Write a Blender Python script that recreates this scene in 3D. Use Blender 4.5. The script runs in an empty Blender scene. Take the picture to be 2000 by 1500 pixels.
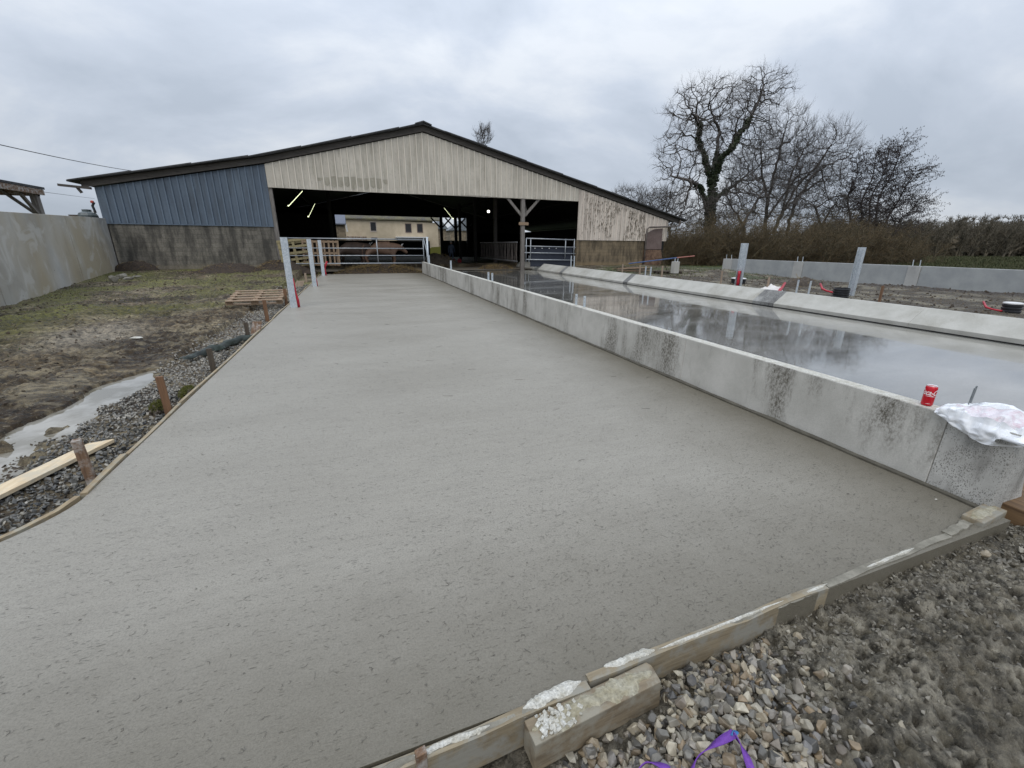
import bpy, bmesh, math, random
import numpy as np
from mathutils import Vector, Matrix, noise, kdtree
random.seed(7); rng = np.random.default_rng(7)
sc = bpy.context.scene
PI = math.pi

# ------------------------------------------------------------------ camera, sky, sun, exposure
F_PX = 825.0; CH = 1.55
def _ray(px, py):
    d = np.array([px-1000.0, 750.0-py, -F_PX]); return d/np.linalg.norm(d)
_Y = _ray(690, 477); _X = _ray(3400, 497); _X = _X-_Y*_X.dot(_Y); _X /= np.linalg.norm(_X); _Z = np.cross(_X, _Y)
ROT = np.array([_X, _Y, _Z])
cam = bpy.data.cameras.new('camera'); cob = bpy.data.objects.new('camera', cam); sc.collection.objects.link(cob)
cam.sensor_width = 36; cam.lens = 36*F_PX/2000; cam.clip_start = .05; cam.clip_end = 3000
m4 = Matrix([list(ROT[i])+[0] for i in range(3)]+[[0, 0, 0, 1]]); m4.translation = (0, 0, CH)
cob.matrix_world = m4; sc.camera = cob

sc.view_settings.view_transform = 'Standard'; sc.view_settings.look = 'None'
sc.view_settings.exposure = 0.0; sc.view_settings.gamma = 1.0
SUN_EL, SUN_AZ = math.radians(50), math.radians(215)     # azimuth clockwise from +Y
world = bpy.data.worlds.new('World'); sc.world = world; world.use_nodes = True
def build_world():
    nt = world.node_tree; N = nt.nodes; L = nt.links; N.clear()
    out = N.new('ShaderNodeOutputWorld')
    sky = N.new('ShaderNodeTexSky'); sky.sky_type = 'NISHITA'; sky.sun_disc = False
    sky.sun_elevation = SUN_EL; sky.sun_rotation = SUN_AZ
    bsky = N.new('ShaderNodeBackground'); bsky.inputs['Strength'].default_value = 0.05
    L.new(sky.outputs[0], bsky.inputs['Color'])
    tc = N.new('ShaderNodeTexCoord'); sep = N.new('ShaderNodeSeparateXYZ'); L.new(tc.outputs['Generated'], sep.inputs[0])
    def math_(op, a, b=None, c=None):
        n = N.new('ShaderNodeMath'); n.operation = op
        for i, v in enumerate((a, b, c)):
            if v is None: continue
            if isinstance(v, (int, float)): n.inputs[i].default_value = v
            else: L.new(v, n.inputs[i])
        return n.outputs[0]
    z = math_('MAXIMUM', sep.outputs[2], 0.0)
    den = math_('ADD', z, 0.42)
    u = math_('DIVIDE', sep.outputs[0], den); v = math_('DIVIDE', sep.outputs[1], den)
    comb = N.new('ShaderNodeCombineXYZ'); L.new(u, comb.inputs[0]); L.new(v, comb.inputs[1])
    n1 = N.new('ShaderNodeTexNoise'); n1.inputs['Scale'].default_value = 1.7; n1.inputs['Detail'].default_value = 7; n1.inputs['Roughness'].default_value = .55; n1.inputs['Distortion'].default_value = .3
    mp = N.new('ShaderNodeMapping'); mp.inputs['Rotation'].default_value = (0, 0, .5); mp.inputs['Scale'].default_value = (1, 1.35, 1); mp.inputs['Location'].default_value = (3.1, 1.7, 0)
    L.new(comb.outputs[0], mp.inputs[0]); L.new(mp.outputs[0], n1.inputs['Vector'])
    r = N.new('ShaderNodeValToRGB'); e = r.color_ramp.elements
    e[0].position = .36; e[0].color = (.47, .53, .62, 1); e[1].position = .64; e[1].color = (.70, .745, .81, 1)
    k = e.new(.5); k.color = (.56, .62, .715, 1)
    L.new(n1.outputs[0], r.inputs[0])
    # an overcast sky is about three times brighter overhead than at the horizon
    gain = math_('MULTIPLY_ADD', math_('POWER', z, 1.4), 1.75, 0.93)
    bcl = N.new('ShaderNodeBackground'); L.new(r.outputs[0], bcl.inputs['Color']); L.new(gain, bcl.inputs['Strength'])
    mix = N.new('ShaderNodeMixShader'); mix.inputs[0].default_value = .9
    L.new(bsky.outputs[0], mix.inputs[1]); L.new(bcl.outputs[0], mix.inputs[2]); L.new(mix.outputs[0], out.inputs['Surface'])
build_world()
sl = bpy.data.lights.new('sun', 'SUN'); sl.energy = 1.0; sl.angle = math.radians(40); sl.color = (1, .93, .83)
so = bpy.data.objects.new('sun', sl); sc.collection.objects.link(so)
sd = Vector((math.sin(SUN_AZ)*math.cos(SUN_EL), math.cos(SUN_AZ)*math.cos(SUN_EL), math.sin(SUN_EL)))
so.rotation_euler = sd.to_track_quat('Z', 'Y').to_euler()

# ------------------------------------------------------------------ reading world points off the calibrated view
def G(px, py, z=0.0):
    d = ROT@_ray(px, py); t = (z-CH)/d[2]; return Vector((d[0]*t, d[1]*t, z))
def FY(px, py, Y):
    d = ROT@_ray(px, py); t = Y/d[1]; return Vector((d[0]*t, Y, CH+d[2]*t))

# ------------------------------------------------------------------ object helpers
def tag(o, label=None, cat=None, group=None, kind=None):
    if label: o['label'] = label
    if cat: o['category'] = cat
    if group: o['group'] = group
    if kind: o['kind'] = kind
    return o
def empty(name, loc=(0, 0, 0), rz=0):
    o = bpy.data.objects.new(name, None); sc.collection.objects.link(o); o.location = loc; o.rotation_euler = (0, 0, rz)
    o.empty_display_size = .1
    return o
def thing(name, label, cat, loc=(0, 0, 0), group=None):
    return tag(empty(name, loc), label, cat, group)
def wloc(o):
    v = Vector((0, 0, 0))
    while o is not None: v += Vector(o.location); o = o.parent
    return v
def copy_tree(o, parent=None):
    c = o.copy(); sc.collection.objects.link(c); c.parent = parent
    for ch in list(o.children): copy_tree(ch, c)
    return c
def link_mesh(name, me, mat, parent=None, origin=None):
    """mesh given in world coordinates; stored relative to its parent (or to origin)"""
    off = wloc(parent) if parent is not None else Vector(origin or (0, 0, 0))
    if off.length: me.transform(Matrix.Translation(-off))
    if mat: me.materials.append(mat)
    o = bpy.data.objects.new(name, me); sc.collection.objects.link(o)
    if parent is not None: o.parent = parent
    elif origin: o.location = origin
    return o
class MB:
    def __init__(s): s.v = []; s.f = []
    def add(s, vs, fs, M=None):
        b = len(s.v); s.v += [tuple(M@Vector(p)) if M is not None else tuple(p) for p in vs]; s.f += [tuple(i+b for i in f) for f in fs]; return s
    def box(s, lo, hi, M=None):
        x0, y0, z0 = lo; x1, y1, z1 = hi
        return s.add([(x0, y0, z0), (x1, y0, z0), (x1, y1, z0), (x0, y1, z0), (x0, y0, z1), (x1, y0, z1), (x1, y1, z1), (x0, y1, z1)],
                     [(0, 3, 2, 1), (4, 5, 6, 7), (0, 1, 5, 4), (1, 2, 6, 5), (2, 3, 7, 6), (3, 0, 4, 7)], M)
    def beam(s, a, b, w, h, up=(0, 0, 1)):
        """box bar from a to b, w wide, h along up"""
        a = Vector(a); b = Vector(b); d = (b-a); L = d.length; d.normalize(); u = Vector(up)
        if abs(d.dot(u)) > .98: u = Vector((0, 1, 0))
        r = d.cross(u).normalized(); u = r.cross(d)
        M = Matrix((( r.x, d.x, u.x, a.x), (r.y, d.y, u.y, a.y), (r.z, d.z, u.z, a.z), (0, 0, 0, 1)))
        return s.box((-w/2, 0, -h/2), (w/2, L, h/2), M)
    def tube(s, pts, r, n=8, cap=True):
        pts = [Vector(p) for p in pts]; rs = r if isinstance(r, (list, tuple)) else [r]*len(pts)
        b = len(s.v); prev = None
        for i, p in enumerate(pts):
            d = (pts[min(i+1, len(pts)-1)]-pts[max(i-1, 0)]).normalized()
            if prev is None:
                u = Vector((0, 0, 1)) if abs(d.z) < .9 else Vector((1, 0, 0)); u = (u-d*u.dot(d)).normalized()
            else: u = (prev-d*prev.dot(d)).normalized()
            prev = u; w = d.cross(u)
            for k in range(n):
                a = 2*PI*k/n; q = p+(u*math.cos(a)+w*math.sin(a))*rs[i]; s.v.append(tuple(q))
        for i in range(len(pts)-1):
            for k in range(n):
                k2 = (k+1) % n; s.f.append((b+i*n+k, b+i*n+k2, b+(i+1)*n+k2, b+(i+1)*n+k))
        if cap:
            s.f.append(tuple(b+k for k in reversed(range(n)))); s.f.append(tuple(b+(len(pts)-1)*n+k for k in range(n)))
        return s
    def lathe(s, prof, c, n=24, M=None):
        b = len(s.v)
        for r, z in prof:
            for k in range(n):
                a = 2*PI*k/n; p = Vector((c[0]+r*math.cos(a), c[1]+r*math.sin(a), c[2]+z)); s.v.append(tuple(M@p) if M is not None else tuple(p))
        for i in range(len(prof)-1):
            for k in range(n):
                k2 = (k+1) % n; s.f.append((b+i*n+k, b+i*n+k2, b+(i+1)*n+k2, b+(i+1)*n+k))
        s.f.append(tuple(b+k for k in reversed(range(n)))); s.f.append(tuple(b+(len(prof)-1)*n+k for k in range(n)))
        return s
    def prism(s, poly, a, b, axis='y'):
        """poly in the plane across axis, extruded from a to b"""
        n = len(poly)
        def P(p, t): return {'y': (p[0], t, p[1]), 'x': (t, p[0], p[1]), 'z': (p[0], p[1], t)}[axis]
        return s.add([P(p, a) for p in poly]+[P(p, b) for p in poly],
                     [tuple(range(n)), tuple(reversed(range(n, 2*n)))]+[(i, i+n, (i+1) % n+n, (i+1) % n) for i in range(n)])
    def build(s, name, mat, parent=None, origin=None, bevel=0, smooth=False, segs=2, rough=0, cuts=0):
        me = bpy.data.meshes.new(name); me.from_pydata(s.v, [], s.f)
        bm = bmesh.new(); bm.from_mesh(me); bmesh.ops.recalc_face_normals(bm, faces=bm.faces)
        if cuts: bmesh.ops.subdivide_edges(bm, edges=bm.edges, cuts=cuts, use_grid_fill=True)
        if bevel: bmesh.ops.bevel(bm, geom=list(bm.edges), offset=bevel, segments=segs, profile=.5, affect='EDGES', clamp_overlap=True)
        if rough:
            for v in bm.verts:
                n = noise.noise_vector(v.co*9)+noise.noise_vector(v.co*30)*.5; v.co += n*rough
        if smooth:
            for f in bm.faces: f.smooth = True
        bm.to_mesh(me); bm.free()
        return link_mesh(name, me, mat, parent, origin)
def fast_mesh(name, V, Fc, mat, parent=None, origin=None, smooth=False):
    V = np.asarray(V, dtype=np.float32); Fc = np.asarray(Fc, dtype=np.int32); k = Fc.shape[1]
    me = bpy.data.meshes.new(name); me.vertices.add(len(V)); me.vertices.foreach_set('co', V.ravel())
    me.loops.add(Fc.size); me.loops.foreach_set('vertex_index', Fc.ravel())
    me.polygons.add(len(Fc)); me.polygons.foreach_set('loop_start', np.arange(0, Fc.size, k, dtype=np.int32))
    try: me.polygons.foreach_set('loop_total', np.full(len(Fc), k, dtype=np.int32))
    except Exception: pass
    me.polygons.foreach_set('use_smooth', np.full(len(Fc), bool(smooth)))
    me.update(calc_edges=True); me.validate()
    return link_mesh(name, me, mat, parent, origin)
def seg_arrays(P0, P1, R0, R1, sides):
    P0 = np.asarray(P0, float); P1 = np.asarray(P1, float); R0 = np.asarray(R0, float)[:, None]; R1 = np.asarray(R1, float)[:, None]
    d = P1-P0; L = np.linalg.norm(d, axis=1, keepdims=True)+1e-9; d = d/L
    ref = np.where(np.abs(d[:, 2:3]) < .9, np.array([[0, 0, 1.]]), np.array([[1., 0, 0]]))
    u = np.cross(d, ref); u /= np.linalg.norm(u, axis=1, keepdims=True); w = np.cross(d, u)
    ring0 = []; ring1 = []
    for k in range(sides):
        a = 2*PI*k/sides; e = u*math.cos(a)+w*math.sin(a); ring0.append(P0+e*R0); ring1.append(P1+e*R1)
    V = np.stack(ring0+ring1, 1).reshape(-1, 3); n = len(P0); base = np.arange(n)[:, None]*2*sides
    Fq = np.concatenate([base+np.array([[k, (k+1) % sides, sides+(k+1) % sides, sides+k]]) for k in range(sides)], 0)
    return V, Fq
def seg_mesh(name, segs, mat, parent=None, origin=None, thick=.05):
    """segs: list of (p0,p1,r0,r1); thick ones get more sides"""
    A = np.array([[*s[0], *s[1], s[2], s[3]] for s in segs]); big = A[:, 6] > thick
    Vs = []; Fs = []; b = 0
    for mask, n in ((big, 7), (~big, 3)):
        if mask.sum() == 0: continue
        V, Fq = seg_arrays(A[mask, 0:3], A[mask, 3:6], A[mask, 6], A[mask, 7], n); Vs.append(V); Fs.append(Fq+b); b += len(V)
    return fast_mesh(name, np.concatenate(Vs), np.concatenate(Fs), mat, parent, origin, smooth=True)

# ------------------------------------------------------------------ materials
def rgba(c): return (c[0], c[1], c[2], 1) if len(c) == 3 else c
class NT:
    def __init__(s, name):
        s.m = bpy.data.materials.new(name); s.m.use_nodes = True; s.N = s.m.node_tree.nodes; s.L = s.m.node_tree.links
        s.b = s.N['Principled BSDF']; s.tc = s.N.new('ShaderNodeTexCoord')
        s.co = s.tc.outputs['Object']
    def inp(s, sock, v):
        if isinstance(v, (int, float)): sock.default_value = v
        elif isinstance(v, (tuple, list)): sock.default_value = rgba(v) if sock.type == 'RGBA' else v
        else: s.L.new(v, sock)
    def map(s, scale=(1, 1, 1), rot=(0, 0, 0), loc=(0, 0, 0)):
        n = s.N.new('ShaderNodeMapping'); n.inputs['Scale'].default_value = scale; n.inputs['Rotation'].default_value = rot; n.inputs['Location'].default_value = loc
        s.L.new(s.co, n.inputs[0]); return n.outputs[0]
    def noise(s, scale, detail=4, rough=.55, vec=None, dist=0):
        n = s.N.new('ShaderNodeTexNoise'); n.inputs['Scale'].default_value = scale; n.inputs['Detail'].default_value = detail
        n.inputs['Roughness'].default_value = rough; n.inputs['Distortion'].default_value = dist
        s.L.new(vec or s.co, n.inputs['Vector']); return n.outputs[0]
    def voro(s, scale, vec=None, feature='F1', out='Distance'):
        n = s.N.new('ShaderNodeTexVoronoi'); n.feature = feature; n.inputs['Scale'].default_value = scale; s.L.new(vec or s.co, n.inputs['Vector']); return n.outputs[out]
    def ramp(s, fac, stops):
        n = s.N.new('ShaderNodeValToRGB'); e = n.color_ramp.elements
        while len(e) < len(stops): e.new(.5)
        for i, (p, c) in enumerate(stops):
            e[i].position = p; e[i].color = rgba(c) if isinstance(c, (tuple, list)) else (c, c, c, 1)
        s.inp(n.inputs[0], fac); return n.outputs[0]
    def mix(s, fac, a, b, mode='MIX'):
        n = s.N.new('ShaderNodeMix'); n.data_type = 'RGBA'; n.blend_type = mode
        s.inp(n.inputs[0], fac); s.inp(n.inputs[6], a); s.inp(n.inputs[7], b); return n.outputs[2]
    def math(s, op, a, b=None, c=None):
        n = s.N.new('ShaderNodeMath'); n.operation = op
        for i, v in enumerate((a, b, c)):
            if v is not None: s.inp(n.inputs[i], v)
        return n.outputs[0]
    def bump(s, h, strength, dist=.01, normal=None):
        n = s.N.new('ShaderNodeBump'); n.inputs['Strength'].default_value = strength; n.inputs['Distance'].default_value = dist
        s.L.new(h, n.inputs['Height'])
        if normal is not None: s.L.new(normal, n.inputs['Normal'])
        s.L.new(n.outputs[0], s.b.inputs['Normal']); return n.outputs[0]
    def sep(s, vec=None):
        n = s.N.new('ShaderNodeSeparateXYZ'); s.L.new(vec or s.co, n.inputs[0]); return n.outputs
    def attr(s, name):
        n = s.N.new('ShaderNodeAttribute'); n.attribute_name = name; return n.outputs['Color']
    def island(s):
        return s.N.new('ShaderNodeNewGeometry').outputs['Random Per Island']
    def done(s, col=None, rough=None, metal=None, spec=None):
        if col is not None: s.inp(s.b.inputs['Base Color'], col)
        if rough is not None: s.inp(s.b.inputs['Roughness'], rough)
        if metal is not None: s.b.inputs['Metallic'].default_value = metal
        if spec is not None: s.b.inputs['Specular IOR Level'].default_value = spec
        return s.m
def simple(name, a, b, scale=6, rough=.7, stretch=(1, 1, 1), bump=.2, bscale=40, metal=0, spec=.5, lo=.35, hi=.65, fine=.25):
    t = NT(name); v = t.map(stretch)
    c = t.ramp(t.noise(scale, 6, .6, v), [(lo, a), (hi, b)])
    f = t.ramp(t.noise(bscale, 5, .6, v), [(.3, 1-fine), (.7, 1+0*fine)])
    c = t.mix(1.0, c, f, 'MULTIPLY'); t.bump(t.noise(bscale, 5, .6, v), bump, .01)
    return t.done(c, rough, metal, spec)
def island_mat(name, cols, rough=.7, bump=.3, bscale=60, spec=.5):
    t = NT(name); c = t.ramp(t.island(), [(i/(len(cols)-1), c) for i, c in enumerate(cols)])
    f = t.ramp(t.noise(bscale, 4, .6), [(.3, .62), (.7, 1.0)]); c = t.mix(1.0, c, f, 'MULTIPLY')
    t.bump(t.noise(bscale, 4), bump, .004); return t.done(c, rough, 0, spec)

def mat_slab():
    t = NT('fresh_concrete')
    v = t.map((.9, 7, 1), (0, 0, .09)); w = t.map((.35, 1, 1), (0, 0, .06))
    big = t.noise(1.1, 6, .6, w, .5); br = t.noise(3.2, 7, .68, v, .3)
    c = t.ramp(big, [(.32, (.292, .270, .226)), (.68, (.328, .306, .260))])
    c = t.mix(1.0, c, t.ramp(br, [(.32, .90), (.58, 1.0)]), 'MULTIPLY')
    fine = t.noise(120, 5, .8); c = t.mix(1.0, c, t.ramp(fine, [(.34, .62), (.54, 1.0)]), 'MULTIPLY')
    # short scratches left by the float, in three directions
    h = t.math('MULTIPLY', fine, .6)
    for sc_, rot, th in ((42, .15, .15), (58, -.6, .13), (50, 1.1, .12), (85, .1, .2)):
        d = t.voro(sc_, t.map((.22, 1, 1), (0, 0, rot))); k = t.ramp(d, [(th*.5, 0.0), (th, 1.0)])
        m = t.ramp(t.noise(5.5, 3, .6, t.map((1, 1, 1), (0, 0, rot))), [(.42, .0), (.58, .85)]); k = t.math('MAXIMUM', k, m)
        c = t.mix(1.0, c, t.ramp(k, [(0, .45), (1, 1.0)]), 'MULTIPLY'); h = t.math('ADD', h, t.math('MULTIPLY', k, .55))
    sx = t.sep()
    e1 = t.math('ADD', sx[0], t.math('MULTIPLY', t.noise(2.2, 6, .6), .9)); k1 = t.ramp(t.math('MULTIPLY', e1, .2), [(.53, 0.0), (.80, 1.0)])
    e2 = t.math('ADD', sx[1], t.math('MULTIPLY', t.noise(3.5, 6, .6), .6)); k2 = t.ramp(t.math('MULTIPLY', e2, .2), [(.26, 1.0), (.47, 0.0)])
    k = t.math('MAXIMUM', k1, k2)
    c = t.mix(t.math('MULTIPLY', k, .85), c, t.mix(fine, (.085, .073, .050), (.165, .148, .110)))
    streak = t.noise(26, 5, .65, t.map((1, 14, 1), (0, 0, .08)))
    h = t.math('ADD', h, t.math('MULTIPLY', streak, .8))
    t.bump(h, .8, .004)
    return t.done(c, t.ramp(big, [(.3, .36), (.7, .50)]), 0, .6)
def mat_wet():
    t = NT('wet_concrete'); v = t.map((1.0, 2.2, 1), (0, 0, .1)); big = t.noise(.55, 5, .55, v, .3)
    c = t.ramp(big, [(.35, (.13, .124, .108)), (.65, (.25, .24, .215))])
    c = t.mix(1.0, c, t.ramp(t.noise(25, 5), [(.35, .8), (.6, 1.0)]), 'MULTIPLY')
    t.bump(t.math('ADD', t.noise(3, 3, .5, t.map((1, 3, 1))), t.math('MULTIPLY', t.noise(140, 3), .05)), .04, .02)
    sx = t.sep(); ed = t.math('SUBTRACT', sx[0], t.math('MULTIPLY', sx[1], .028)); ed = t.math('ADD', ed, t.math('MULTIPLY', t.noise(1.6, 4), .5)); dry = t.ramp(t.math('MULTIPLY', ed, .1), [(.955, 0.0), (1.03, .75)])
    c = t.mix(dry, c, (.27, .255, .22))
    t.L.new(t.math('MULTIPLY', t.math('SUBTRACT', 1.0, dry), .6), t.b.inputs['Coat Weight']); t.b.inputs['Coat Roughness'].default_value = .035
    return t.done(c, t.ramp(t.noise(.9, 5, .6, v, .4), [(.40, .05), (.66, .20)]), 0, 1.0)
def mat_precast(name='precast_concrete', a=(.40, .388, .352), b=(.52, .505, .465), stain=(.085, .075, .055), amt=.95, lo=.50, hi=.575, sy=1.0):
    t = NT(name); c = t.ramp(t.noise(2.2, 6, .6), [(.35, a), (.65, b)])
    dr = t.math('MULTIPLY_ADD', t.noise(.33, 3, .5, t.map((sy, sy, .2), (0, 0, 0), (0, 1.3, 0))), .55, t.math('MULTIPLY', t.noise(1.5, 6, .65, t.map((sy*1.7, sy*1.7, .45), (.25, 0, 0))), .45)); fine = t.noise(55, 5, .75, t.map((1, 1, .6)))
    k = t.math('MULTIPLY', t.ramp(dr, [(lo, 0.0), (hi, 1.0)]), t.ramp(fine, [(.42, .25), (.58, 1.0)]))
    c = t.mix(t.math('MULTIPLY', k, amt), c, stain)
    sp = t.ramp(t.voro(19), [(.03, .35), (.10, 1.0)]); c = t.mix(t.ramp(t.noise(1.3, 2), [(.5, 0.0), (.62, .8)]), c, t.mix(1.0, c, sp, 'MULTIPLY'))
    c = t.mix(1.0, c, t.ramp(t.noise(120, 3, .7), [(.3, .82), (.6, 1.0)]), 'MULTIPLY')
    t.bump(t.noise(90, 4, .7), .25, .004); return t.done(c, .75)
def mat_tall():
    t = NT('cast_wall_concrete'); c = t.ramp(t.noise(.55, 5, .55), [(.36, (.31, .31, .30)), (.60, (.46, .455, .43))])
    c = t.mix(t.ramp(t.noise(.35, 3, .5, t.map((1, 1, .5), (0, 0, 0), (4, 2, 1))), [(.42, 0.0), (.60, .8)]), c, (.36, .30, .20))
    c = t.mix(t.ramp(t.noise(1.0, 5, .6, t.map((1, .8, .9), (.4, .3, 0)), 1.6), [(.53, 0.0), (.62, .45)]), c, (.56, .56, .54))
    c = t.mix(t.ramp(t.noise(1.3, 5, .6, t.map((1.2, 1.2, .55))), [(.56, 0.0), (.72, .35)]), c, (.16, .155, .14))
    sp = t.ramp(t.voro(2.1), [(.03, .4), (.05, 1.0)]); c = t.mix(1.0, c, sp, 'MULTIPLY')
    t.bump(t.noise(30, 4), .12, .01); return t.done(c, .7)
def mat_sheet(name, a, b, stain, amt=.6, sc_=.9, ribat=.12):
    t = NT(name); c = t.ramp(t.noise(sc_, 6, .6, t.map((1, 1, .5))), [(.35, a), (.65, b)])
    k = t.ramp(t.noise(3.0, 6, .68, t.map((1.3, 1, .16))), [(.47, 0.0), (.68, 1.0)]); c = t.mix(t.math('MULTIPLY', k, amt), c, stain)
    k2 = t.ramp(t.noise(14, 5, .7, t.map((1, 1, .5))), [(.55, 0.0), (.72, .5)]); c = t.mix(k2, c, stain)
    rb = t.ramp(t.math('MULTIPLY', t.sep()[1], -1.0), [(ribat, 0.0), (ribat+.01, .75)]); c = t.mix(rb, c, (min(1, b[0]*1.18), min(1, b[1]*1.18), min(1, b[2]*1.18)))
    t.bump(t.noise(6, 3), .15, .02); return t.done(c, .6)
def mat_blocks(name, a, b, stain, lo=.42, bright=1.0):
    t = NT(name); v = t.map((1, 1, 1), (PI/2, 0, 0))
    n = t.N.new('ShaderNodeTexBrick'); n.inputs['Scale'].default_value = 1; n.inputs['Brick Width'].default_value = .5; n.inputs['Row Height'].default_value = .215
    n.inputs['Mortar Size'].default_value = .009; n.inputs['Color1'].default_value = rgba(a); n.inputs['Color2'].default_value = rgba(b)
    n.inputs['Mortar'].default_value = (a[0]*.62, a[1]*.62, a[2]*.58, 1); t.L.new(v, n.inputs['Vector'])
    c = n.outputs['Color']; sz = t.sep()
    k = t.ramp(t.noise(2.0, 7, .68, t.map((1.3, 1, .3))), [(lo, 0.0), (lo+.2, 1.0)])
    c = t.mix(t.math('MULTIPLY', k, .85), c, stain)
    c = t.mix(t.ramp(t.math('ADD', sz[2], t.math('MULTIPLY', t.noise(1.4, 4), .35)), [(.30, .6), (.46, 0.0)]), c, (a[0]*1.05, a[1]*1.0, a[2]*.9))
    c = t.mix(1.0, c, t.ramp(t.noise(18, 5, .7), [(.3, .6), (.65, 1.0)]), 'MULTIPLY')
    t.bump(t.math('ADD', t.math('MULTIPLY', n.outputs['Fac'], -1.0), t.noise(25, 5)), .5, .012); return t.done(c, .85)
def mat_ground():
    t = NT('mud_ground'); a = t.attr('Col'); n1 = t.noise(13, 8, .72); n2 = t.noise(1.2, 5)
    c = t.mix(1.0, a, t.ramp(n1, [(.38, .30), (.52, 1.0), (.66, 1.6)]), 'MULTIPLY')
    c = t.mix(t.ramp(t.noise(24, 5, .75, t.map((1, 2.2, 1))), [(.58, 0.0), (.66, .75)]), c, (.32, .285, .21))
    c = t.mix(1.0, c, t.ramp(n2, [(.3, .8), (.7, 1.1)]), 'MULTIPLY')
    t.bump(t.math('ADD', t.noise(22, 7, .7), t.math('MULTIPLY', t.noise(110, 4, .7), .5)), 1.0, .04)
    return t.done(c, t.ramp(n1, [(.35, .34), (.6, .9)]), 0, .35)
def mat_wood(name, a, b, sc_=3, axis=0, rough=.75, stain=None, bump=.35):
    s = [14, 14, 14]; s[axis] = .9
    t = NT(name); v = t.map(tuple(s)); n = t.noise(sc_, 6, .65, v, .3); c = t.ramp(n, [(.35, a), (.65, b)])
    if stain is not None:
        c = t.mix(t.ramp(t.noise(7, 6, .7), [(.46, 0.0), (.6, .9)]), c, stain)
    t.bump(n, bump, .006); return t.done(c, rough)
def mat_galv():
    t = NT('galvanised_steel'); c = t.ramp(t.voro(38, out='Color'), [(.1, (.40, .45, .49)), (.9, (.60, .64, .67))])
    c = t.mix(t.ramp(t.noise(5, 6, .7), [(.5, 0.0), (.7, .5)]), c, (.66, .69, .70)); t.bump(t.noise(30, 4), .1, .005)
    return t.done(c, .45, .45)
def emit(name, c, s):
    t = NT(name); t.b.inputs['Emission Color'].default_value = rgba(c); t.b.inputs['Emission Strength'].default_value = s; return t.done(c, .5)

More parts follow.
